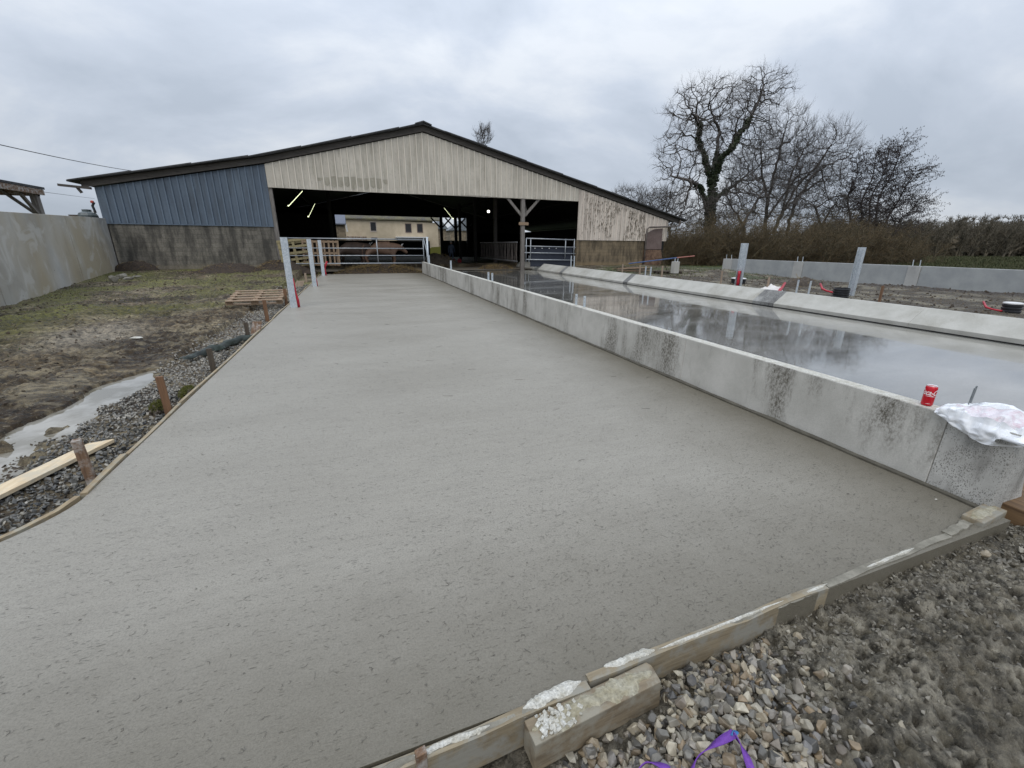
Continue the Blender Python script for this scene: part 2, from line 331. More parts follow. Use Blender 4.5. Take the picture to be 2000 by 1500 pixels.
def mat_end():
    t = NT('rough_wall_end'); c = t.ramp(t.noise(5, 6, .65), [(.35, (.33, .32, .295)), (.65, (.47, .46, .43))])
    for sc_, th, lo in ((95, .33, .36), (60, .26, .42), (150, .36, .36)):
        d = t.voro(sc_, t.map((1, 1, .55), (.3, 0, 0))); k = t.ramp(d, [(th*.6, 1.0), (th, 0.0)]); m = t.ramp(t.noise(9, 4, .6), [(lo, 0.0), (lo+.12, 1.0)])
        c = t.mix(t.math('MULTIPLY', t.math('MULTIPLY', k, m), .8), c, (.12, .115, .10))
    c = t.mix(t.ramp(t.noise(3.5, 5, .6, t.map((2, 2, .4))), [(.54, 0.0), (.68, .55)]), c, (.15, .145, .13))
    t.bump(t.noise(90, 5, .7), .5, .006); return t.done(c, .75)
M = dict(
    slab=mat_slab(), wet=mat_wet(), precast=mat_precast(), tall=mat_tall(), ground=mat_ground(), galv=mat_galv(),
    precast_light=mat_precast('kerb_concrete', (.38, .37, .33), (.48, .47, .43), (.15, .125, .075), .55, .51, .60, .5),
    precast_dark=mat_precast('stained_pilaster', (.20, .195, .185), (.42, .42, .40), (.03, .03, .03), .9, .35, .55, 2),
    precast_end=mat_end(),
    grey_new=mat_precast('new_grey_concrete', (.30, .315, .32), (.37, .385, .385), (.22, .23, .235), .5, .56, .74, .4),
    grey_joint=mat_precast('pale_joint_concrete', (.38, .38, .37), (.46, .46, .44), (.2, .2, .2), .5),
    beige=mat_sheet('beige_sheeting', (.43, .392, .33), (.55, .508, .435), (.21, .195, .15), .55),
    beige_d=mat_sheet('grimy_dented_sheet', (.29, .27, .215), (.42, .385, .31), (.17, .16, .12), .6, 2.0, ribat=9.0),
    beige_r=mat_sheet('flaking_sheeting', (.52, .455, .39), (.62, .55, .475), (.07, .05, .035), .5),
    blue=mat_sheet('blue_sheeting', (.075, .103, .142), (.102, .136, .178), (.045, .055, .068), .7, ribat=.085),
    block=mat_blocks('dark_blockwork', (.235, .215, .178), (.165, .152, .128), (.045, .042, .036), .40),
    block_r=mat_blocks('brown_blockwork', (.26, .20, .125), (.20, .155, .10), (.055, .042, .025)),
    rubble=mat_blocks('rubble_stone', (.36, .29, .20), (.20, .16, .11), (.05, .05, .04), .5),
    shade_black=simple('barn_shade_black', (.008, .007, .006), (.016, .014, .012), bump=.1),  # barn's inside shade put into the colour; also serves fittings and a seam
    fascia=mat_wood('weathered_verge_board', (.035, .03, .026), (.085, .075, .065), 3, 0),
    roof=simple('dark_fibre_roof', (.025, .026, .028), (.06, .06, .06), 3),
    slate=island_mat('slates', [(.09, .09, .09), (.16, .15, .14)]),
    mossy=simple('mossy_slate_roof', (.13, .12, .11), (.22, .20, .10), 1.2, bscale=9, fine=.7),
    render=simple('cream_render', (.47, .39, .275), (.56, .47, .34), 1.0, bump=.1, fine=.12),
    oldpost=mat_wood('grey_weathered_post', (.10, .09, .08), (.24, .22, .20), 2, 2),
    form=mat_wood('form_board', (.22, .165, .10), (.36, .285, .175), 3, 1, stain=(.30, .28, .22)),
    formx=mat_wood('front_form_board', (.17, .135, .085), (.29, .24, .16), 3, 0, stain=(.25, .24, .205)),
    caked=simple('cement_caked_board', (.16, .148, .115), (.29, .27, .22), 9, bump=.6, bscale=60),
    white_splash=simple('white_cement_splash', (.58, .55, .46), (.78, .765, .70), 26, bump=.8, bscale=110, fine=.5),
    plank=mat_wood('fresh_plank', (.55, .42, .26), (.70, .58, .40), 2.5, 1, stain=(.5, .44, .33)),
    stake_o=mat_wood('orange_stake', (.12, .062, .032), (.20, .108, .055), 3, 2),
    stake_d=mat_wood('dark_stake', (.035, .028, .02), (.09, .07, .05), 3, 2),
    stake_b=mat_wood('brown_stake', (.10, .055, .03), (.20, .12, .07), 3, 2, stain=(.40, .38, .35)),
    stake_p=mat_wood('pale_stake', (.24, .18, .13), (.36, .28, .21), 3, 2),
    pallet=mat_wood('pallet_wood', (.17, .115, .07), (.33, .235, .155), 3, 0),
    palletg=mat_wood('mossy_pallet_wood', (.17, .15, .07), (.30, .24, .13), 3, 0),
    brownblock=mat_wood('brown_timber', (.07, .038, .017), (.19, .115, .055), 2, 1),
    blocktop=simple('concrete_splashed_timber', (.30, .26, .16), (.48, .45, .35), 14, bump=.8, bscale=70, fine=.45),
    red=simple('red_conduit', (.42, .012, .03), (.50, .02, .04), 8, rough=.45, bump=.1),
    blackp=simple('black_corrugated_plastic', (.012, .013, .016), (.025, .027, .032), 5, rough=.4, bump=.05),
    straw=island_mat('straw', [(.10, .07, .03), (.25, .17, .06), (.38, .27, .10), (.16, .10, .04)], bump=.1),
    manure=simple('manure', (.02, .013, .008), (.075, .048, .028), 14, rough=.8, bump=1.0, bscale=40, fine=.6),
    soil=simple('dug_soil', (.045, .032, .022), (.11, .085, .06), 10, rough=.8, bump=1.0, bscale=35, fine=.6),
    clod=island_mat('mud_clods', [(.030, .019, .010), (.075, .050, .028), (.055, .038, .022), (.19, .15, .10)], bump=.8),
    stone=island_mat('crushed_stone', [(.06, .058, .055), (.21, .195, .165), (.42, .37, .27), (.10, .098, .095), (.54, .49, .38), (.24, .18, .11), (.08, .08, .08), (.35, .31, .25), (.20, .19, .18), (.30, .22, .13)], .42, .6, 38),
    stone_d=island_mat('damp_gravel', [(.03, .032, .033), (.15, .145, .13), (.06, .062, .062), (.32, .30, .25), (.045, .047, .05), (.21, .20, .175)], .38, .5, 45),
    stone_l=island_mat('pale_gravel', [(.14, .135, .12), (.34, .31, .26), (.22, .21, .19), (.44, .41, .35), (.09, .09, .085)], .6, .5, 45),
    fibre=simple('dark_fibres', (.09, .083, .068), (.15, .14, .12)),
    bark=simple('bark', (.040, .036, .028), (.085, .075, .055), 3, bump=.5, bscale=14),
    ivybark=simple('ivy_covered_bark', (.022, .03, .012), (.06, .062, .03), 6, bump=.9, bscale=20),
    twig=simple('twigs', (.05, .042, .036), (.085, .07, .06)),
    twig_d=simple('dark_catkin_twigs', (.028, .020, .020), (.055, .042, .038)),
    thick=island_mat('thicket_twigs', [(.05, .04, .022), (.11, .082, .043), (.17, .115, .052), (.075, .07, .035)], .85, .1),
    woodm=island_mat('far_wood_twigs', [(.075, .066, .048), (.13, .11, .078), (.17, .14, .095), (.08, .078, .052)], .9, .1),
    ivy=island_mat('ivy_leaves', [(.012, .025, .008), (.03, .05, .015), (.05, .07, .02)], .6, .1),
    grass=island_mat('grass_blades', [(.06, .09, .018), (.11, .14, .035), (.17, .17, .06), (.09, .12, .03)], .7, .1),
    moss=island_mat('moss', [(.05, .06, .01), (.14, .14, .02), (.10, .10, .02)], .9, .3),
    hose=simple('green_black_membrane', (.010, .014, .012), (.045, .065, .052), 4, rough=.5, bscale=25),
    rust=simple('rusty_sheet', (.13, .09, .08), (.19, .14, .125), 3, bump=.2),
    pipe=simple('grey_brown_pipe', (.09, .075, .065), (.15, .13, .115), 3),
    tubesteel=simple('tubular_steel', (.30, .33, .36), (.45, .47, .49), 5, rough=.4, metal=.4, bump=.05),
    darkpanel=simple('dark_blue_panel', (.012, .016, .03), (.022, .028, .045), 2),
    cowb=simple('brown_cow_hide', (.085, .048, .028), (.14, .08, .05), 2, bump=.1),
    cowd=simple('dark_cow_hide', (.04, .025, .018), (.08, .05, .035), 2, bump=.1),
    skin=simple('skin', (.35, .2, .14), (.42, .25, .18), bump=.02), jacket=simple('blue_overalls', (.06, .08, .13), (.10, .13, .2), bump=.1),
    palecap=simple('pale_cap', (.4, .4, .4), (.5, .5, .5)),
    yellow=simple('yellow_plastic', (.55, .27, .02), (.65, .34, .03), bump=.05), redp=simple('red_plastic', (.33, .02, .03), (.42, .04, .05), bump=.05),
    white=simple('white_plastic', (.72, .72, .72), (.82, .82, .82), bump=.05),
    dark=simple('dark_opening', (.012, .012, .014), (.02, .02, .022)), frame=simple('painted_frame', (.45, .38, .33), (.55, .48, .42)),
    bluepole=simple('blue_pole', (.04, .08, .2), (.07, .13, .28)), cable=simple('cable', (.03, .03, .035), (.05, .05, .05)),
    tarp=simple('white_geotextile', (.68, .64, .60), (.80, .77, .74), 4, bump=.6, bscale=9),
    strap=simple('purple_webbing', (.13, .035, .30), (.19, .06, .40), 6, bump=.5, bscale=120), strapb=simple('blue_webbing', (.03, .13, .35), (.05, .2, .45)),
    machine=simple('grey_green_paint', (.08, .10, .105), (.12, .145, .15), rough=.4), orange=simple('orange_red_plastic', (.5, .08, .05), (.6, .1, .07)),
    tube_lit=emit('lit_fluorescent_tube', (.93, 1.0, .62), 2.2), bulb=emit('lit_bulb', (1, .98, .85), 5),
)
t = NT('puddle_water'); t.bump(t.noise(5, 3), .03, .02); M['water'] = t.done(t.ramp(t.noise(2.2, 5, .6), [(.4, (.15, .135, .10)), (.58, (.29, .275, .24))]), .04, 0, .9)
t = NT('thin_white_plastic'); t.bump(t.noise(9, 3, .5, dist=1.5), .25, .02); M['bag'] = t.done((.80, .82, .85), .35); t.b.inputs['Transmission Weight'].default_value = .25
t = NT('pink_film'); t.bump(t.noise(30, 4, .6, dist=1.0), .7, .01); M['pink'] = t.done(t.ramp(t.noise(25, 5, .6, dist=1), [(.36, (.72, .72, .75)), (.55, (.66, .60, .64)), (.68, (.60, .47, .52)), (.78, (.52, .50, .53))]), .3)
t = NT('can_red'); M['can'] = t.done((.52, .008, .02), .22, .15)
t = NT('can_metal'); M['alu'] = t.done((.80, .80, .80), .3, .8)
t = NT('print_white'); M['printw'] = t.done((.85, .83, .82), .35)
t = NT('print_dark'); M['printd'] = t.done((.05, .05, .06), .5)
def KX(px, py, X):
    d = ROT@_ray(px, py); t = X/d[0]; return Vector((X, d[1]*t, CH+d[2]*t))

# ------------------------------------------------------------------ numpy value noise
_perm = rng.random((256, 256))
def vnoise(x, y):
    xi = np.floor(x).astype(int); yi = np.floor(y).astype(int); fx = x-xi; fy = y-yi
    fx = fx*fx*(3-2*fx); fy = fy*fy*(3-2*fy); g = lambda a, b: _perm[a & 255, b & 255]
    return (g(xi, yi)*(1-fx)+g(xi+1, yi)*fx)*(1-fy)+(g(xi, yi+1)*(1-fx)+g(xi+1, yi+1)*fx)*fy
def fbm(x, y, o=5, g=.5):
    s = 0; a = 1; n = 0
    for i in range(o): s = s+a*vnoise(x*2**i+i*17.3, y*2**i+i*9.1); n += a; a *= g
    return s/n
def sstep(a, b, x):
    t = np.clip((x-a)/(b-a), 0, 1); return t*t*(3-2*t)
WATER_Z = -.148
def puddle_mask(X, Y):
    """>0 inside the long puddle beside the gravel"""
    cx = -2.88-.12*sstep(5, 3, Y)+.10*sstep(6, 7, Y); hw = .29-.16*sstep(6.0, 6.9, Y)+.2*sstep(5, 3, Y)
    d = hw-np.abs(X-cx)+.28*(fbm(X*2.6, Y*2.2, 5)-.5); d = np.minimum(d, (7.0-Y)*.6)
    return d
def ground_z(X, Y):
    X = np.asarray(X, float); Y = np.asarray(Y, float)
    big = fbm(X*.35+5, Y*.35, 4)-.5; lump = fbm(X*2.3, Y*2.3, 6, .62)-.5
    rid = np.abs(fbm(X*1.5+31, Y*4.2, 4)-.5)
    z = -.075+.06*big+.33*sstep(13, 26.5, Y)
    rough = np.where(X < 0, .27, .12)
    z = z+rough*lump*sstep(-12, -5, X)*(1-.4*sstep(12, 25, Y))-.05*rid
    fr_ = 1-np.abs(fbm(X*8+1.5*fbm(X*3, Y*3, 2), Y*15, 4, .6)-.5)*5; z = z+.042*fr_*(X < -1.6)*sstep(-11, -6, X)*(1-.6*sstep(9, 20, Y))
    # puddle basin on the left
    pm = puddle_mask(X, Y); left = (X < -1.6) & (Y < 9)
    z = np.where(left, np.where(pm > 0, np.minimum(z, WATER_Z-.035-.05*np.clip(pm, 0, .3)+.11*np.clip(fbm(X*6, Y*6, 4)-.56, 0, 1)*sstep(6.2, 4.6, Y)*4), np.clip(z, WATER_Z+.006, WATER_Z+.020+.16*np.clip(-pm, 0, 3)+.03*fbm(X*9, Y*14, 4))), z)
    # gravel strip along the slab
    gs = (X > -2.7) & (X < -1.6) & (Y > 1.0)
    z = np.where(gs & (pm < .02), -.13+.02*lump+.12*sstep(10, 26, Y), z)
    # front side: dug ground below the slab
    fr = (Y < 1.15) & (X > -.9)
    zf = -.165+.05*lump+.035*(fbm(X*9, Y*9, 5, .6)-.5)+.07*(fbm(X*15, Y*15, 5, .72)-.5)+.05*np.abs(fbm(X*9+5, Y*9, 3)-.5)+.07*sstep(1.2, 2.6, X)*sstep(.2, .9, Y)
    zf = zf+(X > 1.15)*.024*(1-np.abs(fbm(X*20+2*fbm(X*6, Y*6, 2), Y*26, 4, .6)-.5)*5)*sstep(1.15, 1.6, X)
    zf = zf+.06*np.exp(-((X-1.05)**2/.10+(Y-.72)**2/.05))
    zf = np.where(X < .35, zf-.05, zf)
    z = np.where(fr, zf, z)
    # right yard between kerb and wall
    ry = (X > 10.7+.028*Y) & (X < 60)
    z = np.where(ry, .13+.10*big+.12*lump+.12*sstep(13, 26, Y), z)
    z = np.where((X > 21), .05+.25*big+.006*np.clip(Y, 0, 60), z)
    heap = .33*np.exp(-(((X-17.5)/1.3)**2+((Y-17.3)/.8)**2)); z = z+heap*(X > 12)
    sp = .20*np.exp(-(((X-17.8)/1.2)**2))*sstep(15, 12, Y)*(X > 12)*(fbm(X*.9, Y*.9, 3)+.3); z = z+sp
    # under the two slabs and behind the barn
    z = np.where((X > -1.72) & (X < 10.80+.028*Y) & (Y > 1.15) & (Y < 31), -.34, z); z = np.where((X >= 10.80+.028*Y) & (X < 11.2+.028*Y), np.minimum(z, .1), z)
    far = (Y > 33); z = np.where(far, .12+.1*big, z)
    return z
def axis(knots):
    out = []
    for a, b, s in knots: out += list(np.arange(a, b, s))
    return np.array(out+[knots[-1][1]])
def build_ground():
    xs = axis([(-900, -200, 100), (-200, -40, 20), (-40, -12, 2), (-12, -6, .06), (-6, -3.4, .035), (-3.4, -1.7, .025), (-1.7, -.7, .1), (-.7, .4, .03), (.4, 3.9, .012), (3.9, 6, .05), (6, 11, .4), (11, 20.4, .12), (20.4, 60, 1.2), (60, 200, 12), (200, 1200, 100)])
    ys = axis([(-60, -4, 8), (-4, -.4, .3), (-.4, .1, .03), (.1, 1.2, .010), (1.2, 3, .06), (3, 8, .03), (8, 14, .04), (14, 28, .08), (28, 60, 1), (60, 200, 10), (200, 1500, 130)])
    global GRID
    X, Y = np.meshgrid(xs, ys); Z = ground_z(X, Y); ny, nx = X.shape; GRID = (xs, ys, Z)
    V = np.stack([X, Y, Z], -1).reshape(-1, 3); i = np.arange(ny-1)[:, None]*nx+np.arange(nx-1)[None]; i = i.ravel()
    o = fast_mesh('ground', V, np.stack([i, i+1, i+nx+1, i+nx], 1), M['ground'], smooth=True); tag(o, kind='structure')
    # soil colours: mud, pale dried patches, green film of grass, shade painted into crevices
    col = np.zeros((ny, nx, 3)); mud = np.array([.135, .10, .058]); pale = np.array([.29, .24, .155]); dk = np.array([.035, .022, .012]); gr = np.array([.15, .145, .04]); grey = np.array([.15, .142, .125])
    n1 = fbm(X*.9+3, Y*.9, 5); n2 = fbm(X*2.2, Y*1.3+9, 5); n3 = fbm(X*.45+7, Y*.45+2, 4)
    def mx(c, d, k): return c*(1-k[..., None])+d*k[..., None]
    col[:] = mud; col = mx(col, pale, sstep(.46, .62, n2)*.9); col = mx(col, dk, sstep(.50, .62, n1)*.85)
    n5 = np.abs(fbm(X*8+1.5*fbm(X*3, Y*3, 2), Y*15, 4, .6)-.5)*5; col = mx(col, dk, sstep(.45, 1.0, n5)*.75); n6 = fbm(X*5+9, Y*11, 4, .6); col = mx(col, pale, sstep(.56, .64, n6)*.55); col = mx(col, dk, sstep(.44, .36, n6)*.6)  # ridge valleys painted darker as shade; the rest is mottling
    g = sstep(-4.6, -6.6, X+(n3-.5)*4)*.9; g = np.maximum(g, sstep(12, 16, Y+(n3-.5)*8)*.75); g = g*sstep(.36, .56, n3+.35*(n2-.5)); g = np.where(X < -1.7, g, 0)
    col = mx(col, gr, np.clip(g, 0, 1)); k = np.exp(-(((X+4.6)/.6)**2+((Y-9.7)/1.0)**2)); col = mx(col, np.array([.30, .26, .20]), np.clip(k*1.3, 0, .9))
    k = ((Y < 1.2) & (X > -1))*1.0; col = mx(col, np.array([.29, .262, .205]), k); cre = np.abs(fbm(X*20+2*fbm(X*6, Y*6, 2), Y*26, 4, .6)-.5)*5; col = mx(col, np.array([.075, .064, .045]), k*sstep(.35, .95, cre)); col = mx(col, np.array([.14, .122, .09]), k*sstep(.46, .6, fbm(X*5, Y*5, 5))*.6); col = mx(col, np.array([.16, .14, .10]), k*sstep(.55, .7, fbm(X*19+3, Y*19, 4)))  # creases of the dug mud carry painted shade
    k = ((X > 11) & (X < 20.4) & (Y < 30))*1.0; c2 = mx(np.zeros_like(col)+np.array([.070, .054, .035]), np.array([.20, .175, .125]), sstep(.47, .6, n2)); c2 = mx(c2, dk, sstep(.7, 1.0, np.exp(-((X-17.8)/1.5)**2)*(Y < 16)+.4*(n1-.5))); c2 = mx(c2, np.array([.05, .07, .018]), sstep(.5, .6, n3)*((Y > 15) & (X > 13))*.8)
    col = np.where(k[..., None] > 0, c2, col)
    k = (X > 20.4) | (Y > 34); col = np.where(k[..., None], mx(np.zeros_like(col)+np.array([.026, .042, .009]), np.array([.045, .058, .016]), sstep(.4, .6, fbm(X*.08, Y*.08, 4))), col)
    me = o.data; ca = me.color_attributes.new('Col', 'FLOAT_COLOR', 'POINT'); ca.data.foreach_set('color', np.concatenate([col.reshape(-1, 3), np.ones((ny*nx, 1))], 1).astype(np.float32).ravel())
    return o
build_ground()
_gx, _gy, _gZ = GRID
def gz(x, y):
    i = min(max(int(np.searchsorted(_gx, x))-1, 0), len(_gx)-2); j = min(max(int(np.searchsorted(_gy, y))-1, 0), len(_gy)-2)
    fx = (x-_gx[i])/(_gx[i+1]-_gx[i]); fy = (y-_gy[j])/(_gy[j+1]-_gy[j])
    return float((_gZ[j, i]*(1-fx)+_gZ[j, i+1]*fx)*(1-fy)+(_gZ[j+1, i]*(1-fx)+_gZ[j+1, i+1]*fx)*fy)

# ------------------------------------------------------------------ slabs and water
def build_slab():
    xs = np.concatenate([np.linspace(-1.78, 3.56, 60)]); ys = np.concatenate([np.arange(1.02, 3.1, .06), np.arange(3.1, 25.5, .4), [25.5]])
    ptsV = []; X, Y = np.meshgrid(xs, ys); Z = 0.004*(fbm(X*.8, Y*.8, 3)-.5)-.002; ny, nx = X.shape
    # front-left flare where the slab widens
    fl = sstep(3.14, 1.0, Y)*1.95*sstep(3.2, -1.78, X); X = X-fl
    Y = Y-np.where(Y < 1.05, .04*sstep(3.6, -1, X), 0)
    V = np.stack([X, Y, Z], -1).reshape(-1, 3); i = (np.arange(ny-1)[:, None]*nx+np.arange(nx-1)[None]).ravel(); F = np.stack([i, i+1, i+nx+1, i+nx], 1)
    # skirt
    edge = list(range(nx-1, -1, -1))+[r*nx for r in range(1, ny)]+[(ny-1)*nx+c for c in range(1, nx)]+[r*nx+nx-1 for r in range(ny-2, 0, -1)]
    b = len(V); V2 = V[edge].copy(); V2[:, 2] = -.2; n = len(edge)
    F2 = np.array([[edge[j], edge[(j+1) % n], b+(j+1) % n, b+j] for j in range(n)])
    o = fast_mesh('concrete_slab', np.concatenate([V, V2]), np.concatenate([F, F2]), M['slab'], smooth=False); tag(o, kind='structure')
    mb = MB(); mb.prism([(3.72, .9), (10.2, .9), (10.45+.03*31, 31), (3.72, 31)], -.30, .0, 'z'); o = mb.build('wet_channel_floor', M['wet']); tag(o, kind='structure')
    mb = MB(); mb.prism([(-3.9, 1.5), (-2.0, 2.2), (-2.2, 7.4), (-3.6, 7.4), (-4.6, 3)], WATER_Z-.003, WATER_Z, 'z'); tag(mb.build('puddle_water', M['water']), kind='structure')
build_slab()
def build_fibres():
    segs = []
    for i in range(3000):
        y = 1.05+(rng.random()**1.4)*6.5; x = -1.9+rng.random()*5.4
        if x < -1.78 and y > 2.6: continue
        a = rng.normal(0.12, .75); L = .005+.013*rng.random()**2; cur = rng.normal(0, .9)
        if rng.random() < .45: a = rng.normal(.1, .3)
        p = np.array([x, y, .0012]); r = .0004+.0006*rng.random()
        for k in range(3):
            q = p+np.array([math.cos(a), math.sin(a), 0])*L/3*2; segs.append((p, q, r, r*.8)); p = q; a += cur
    for i in range(2200):
        x = .2+3.1*rng.random(); y = 1.04+abs(rng.normal(0, .8)); a = rng.normal(.1, 1.0); L = .005+.014*rng.random()**2; p = np.array([x, y, .0012]); q = p+np.array([math.cos(a), math.sin(a), 0])*L; segs.append((p, q, .0008, .0005))
    for i in range(60):
        y = 2+rng.random()*14; x = -1.6+rng.random()*5; a = rng.normal(.1, .3); L = .05+.06*rng.random(); p = np.array([x, y, .001])
        for k in range(4):
            q = p+np.array([math.cos(a), math.sin(a), 0])*L/4; segs.append((p, q, .0016, .0012)); p = q; a += rng.normal(0, .3)
    tag(seg_mesh('concrete_fibres', segs, M['fibre']), 'dark short fibres and pits scattered in the fresh grey slab', 'fibres', kind='stuff')
build_fibres()

# ------------------------------------------------------------------ low precast wall between the two slabs
def wall_top(Y): return .515+.0048*(Y-1.5)
def build_low_wall():
    joints = [1.12, 1.45, 3.9, 6.95, 7.45, 10.0, 13.0, 16.0, 19.0, 22.0, 25.2]
    t = thing('low_concrete_wall', 'long low pale concrete wall between the fresh slab and the wet channel', 'wall', (3.56, 1.12, 0))
    for i in range(len(joints)-1):
        a, b = joints[i]+.001, joints[i+1]-.001; off = rng.normal(0, .002)
        mb = MB(); n = max(2, int((b-a)/.3))
        sect = lambda y: [(3.56+off, -.12), (3.98, -.12), (3.70, wall_top(y)), (3.57+off, wall_top(y))]
        vs = []; 
        for k in range(n+1):
            y = a+(b-a)*k/n; vs += [(x, y, z) for x, z in sect(y)]
        fs = [(0, 1, 2, 3), tuple(4*n+j for j in (3, 2, 1, 0))]
        for k in range(n):
            for j in range(4): fs.append((4*k+j, 4*k+(j+1) % 4, 4*k+4+(j+1) % 4, 4*k+4+j))
        mb.add(vs, fs); m = M['precast_end'] if i == 0 else M['precast']
        o = mb.build('wall_panel', m, t, bevel=.004)
        if i == 0: tag(o, 'rough dark-speckled end panel under the bag')
        mb = MB()
        if i > 0:
            w = .005; mb.add([(3.578, a, wall_top(a)+.002), (3.695, a, wall_top(a)+.002), (3.695, b, wall_top(b)+.002), (3.578, b, wall_top(b)+.002), (3.578, a, wall_top(a)-.01), (3.695, a, wall_top(a)-.01), (3.695, b, wall_top(b)-.01), (3.578, b, wall_top(b)-.01)], [(0, 1, 2, 3), (7, 6, 5, 4), (0, 4, 5, 1), (1, 5, 6, 2), (2, 6, 7, 3), (3, 7, 4, 0)])
            mb.build('wall_coping', M['white_splash'], t)
    # damp cement line at the wall foot
    mb = MB()
    pts = [(3.548+.004*rng.normal(), y, 0.0) for y in np.arange(1.15, 25, .25)]
    mb.tube(pts, [.020+.010*rng.random() for _ in pts], 6); mb.build('cement_seam', M['manure'] if False else simple('damp_cement_seam', (.065, .058, .042), (.11, .10, .075), 8, bump=.6), t)
build_low_wall()

def bracket_mesh(w=.045, h=.20, t=.006):
    """flat galvanised strip with round-ish holes, built from bars"""
    mb = MB(); holes = [h*.5, h*.82]; hw = .008; z = 0
    mb.box((-w/2, -t/2, -.05), (-hw, t/2, h)); mb.box((hw, -t/2, -.05), (w/2, t/2, h))
    for hz in holes+[h+hw]:
        mb.box((-hw, -t/2, z if z else -.05), (hw, t/2, hz-hw)); z = hz+hw
    return mb
def build_wall_brackets():
    items = [((1125, 597), .20, 'first strip of the pair on the wall joint beside the first slab'), ((1141, 601), .20, 'second strip of the pair on the wall joint, nearer the camera'),
             ((954, 547), .24, 'left one of the two strips standing on the low wall halfway to the barn'), ((961.5, 549), .24, 'right one of the two strips standing on the low wall halfway to the barn'),
             ((881, 526), .36, 'pale strip on the low wall near the jerrycans'), ((838.5, 517), .42, 'farthest strip on the low wall beside the gate post')]
    for (p, h, lab) in items:
        q = KX(p[0], p[1], 3.63); q.z = wall_top(q.y)
        t = thing('perforated_bracket', 'galvanised '+lab, 'bracket', q, 'galvanised strips on the low wall')
        mb = bracket_mesh(.045 if h < .22 else .055+.1*(h-.22), h); o = mb.build('strip', M['galv'], None); o.parent = t; o.rotation_euler = (0, 0, rng.normal(.1, .1))
        mb = MB(); mb.lathe([(.045, -.002), (.05, .006), (.03, .012)], (0, 0, 0), 10); o = mb.build('mortar_pad', M['white_splash'], None); o.parent = t
    q = KX(1897, 778, 3.66); q.z = .5
    t = thing('perforated_bracket', 'dark leaning galvanised strip with a torn top behind the plastic bag', 'bracket', q)
    mb = MB(); w = .034; L = .20; hw = .005
    mb.box((-w, -.003, -.09), (-hw, .003, L*1.0)); mb.box((hw, -.003, -.09), (w, .003, L+.012)); zz = -.09
    for hz in (.05, .14, L+.006): mb.box((-hw, -.003, zz), (hw, .003, hz-hw)); zz = hz+hw
    o = mb.build('strip', simple('dull_zinc', (.16, .18, .19), (.24, .26, .27), 20, rough=.5, metal=.4), None); o.parent = t; o.rotation_euler = (0, math.radians(6), .25)
build_wall_brackets()

# ------------------------------------------------------------------ kerb wall on the far side of the channel
def kb(Y): return 10.45+.028*Y
def build_kerb():
    t = thing('sloped_kerb', 'low pale kerb with sloping face along the far side of the wet channel', 'kerb', (10.6, 2, 0))
    js = [-1, 2.0, 5.4, 8.6, 9.3, 12.6, 15.8, 16.15, 19.3, 22.5, 22.9, 25.8, 31.0]
    for i in range(len(js)-1):
        a, b = js[i]+.0015, js[i+1]-.0015; vs = []; n = max(1, int((b-a)/1.0))
        for k in range(n+1):
            y = a+(b-a)*k/n; x = kb(y); vs += [(x, y, -.1), (x, y, .09), (x+.40, y, .37+.002*y), (x+.52, y, .37+.002*y), (x+.52, y, -.1)]
        fs = [(0, 1, 2, 3, 4), tuple(5*n+j for j in (4, 3, 2, 1, 0))]
        for k in range(n):
            for j in range(5): fs.append((5*k+j, 5*k+(j+1) % 5, 5*k+5+(j+1) % 5, 5*k+5+j))
        short = (b-a) < 1
        o = MB().add(vs, fs).build('kerb_panel', M['precast_dark'] if short else M['precast_light'], t, bevel=.005)
        if short: tag(o, 'short black-stained kerb panel')
    mb = MB(); pts = [(kb(y)-.005, y, 0.0) for y in np.arange(-.5, 31, .5)]; mb.tube(pts, .012, 5); mb.build('joint_seam', M['shade_black'], t)
build_kerb()
def build_kerb_brackets():
    items = [(1033, 514, .45, 'by the foot of the wooden barn post, left one of its pair'), (1027, 513, .5, 'by the foot of the wooden barn post, right one of its pair'),
             (1115, 521, .6, 'at the lower corner of the right gate, left one of its pair'), (1121, 522, .6, 'at the lower corner of the right gate, right one of its pair'),
             (1260, 538, .36, 'on the kerb below the grey downpipe, left one of its pair'), (1270, 540, .36, 'on the kerb below the grey downpipe, right one of its pair'),
             (1554, 576, .34, 'behind the kerb beside the white sheet, left one of its pair'), (1578, 578, .34, 'behind the kerb beside the white sheet, right one of its pair')]
    for px, py, h, lab in items:
        q = G(px, py, .40); x = kb(q.y)+.46; q = KX(px, py, x); q.z = .37+.002*q.y
        t = thing('kerb_bracket', 'upright galvanised strip '+lab, 'bracket', q, 'galvanised strips on the kerb')
        o = bracket_mesh(.06, h, .01).build('strip', M['galv'], None); o.parent = t
build_kerb_brackets()

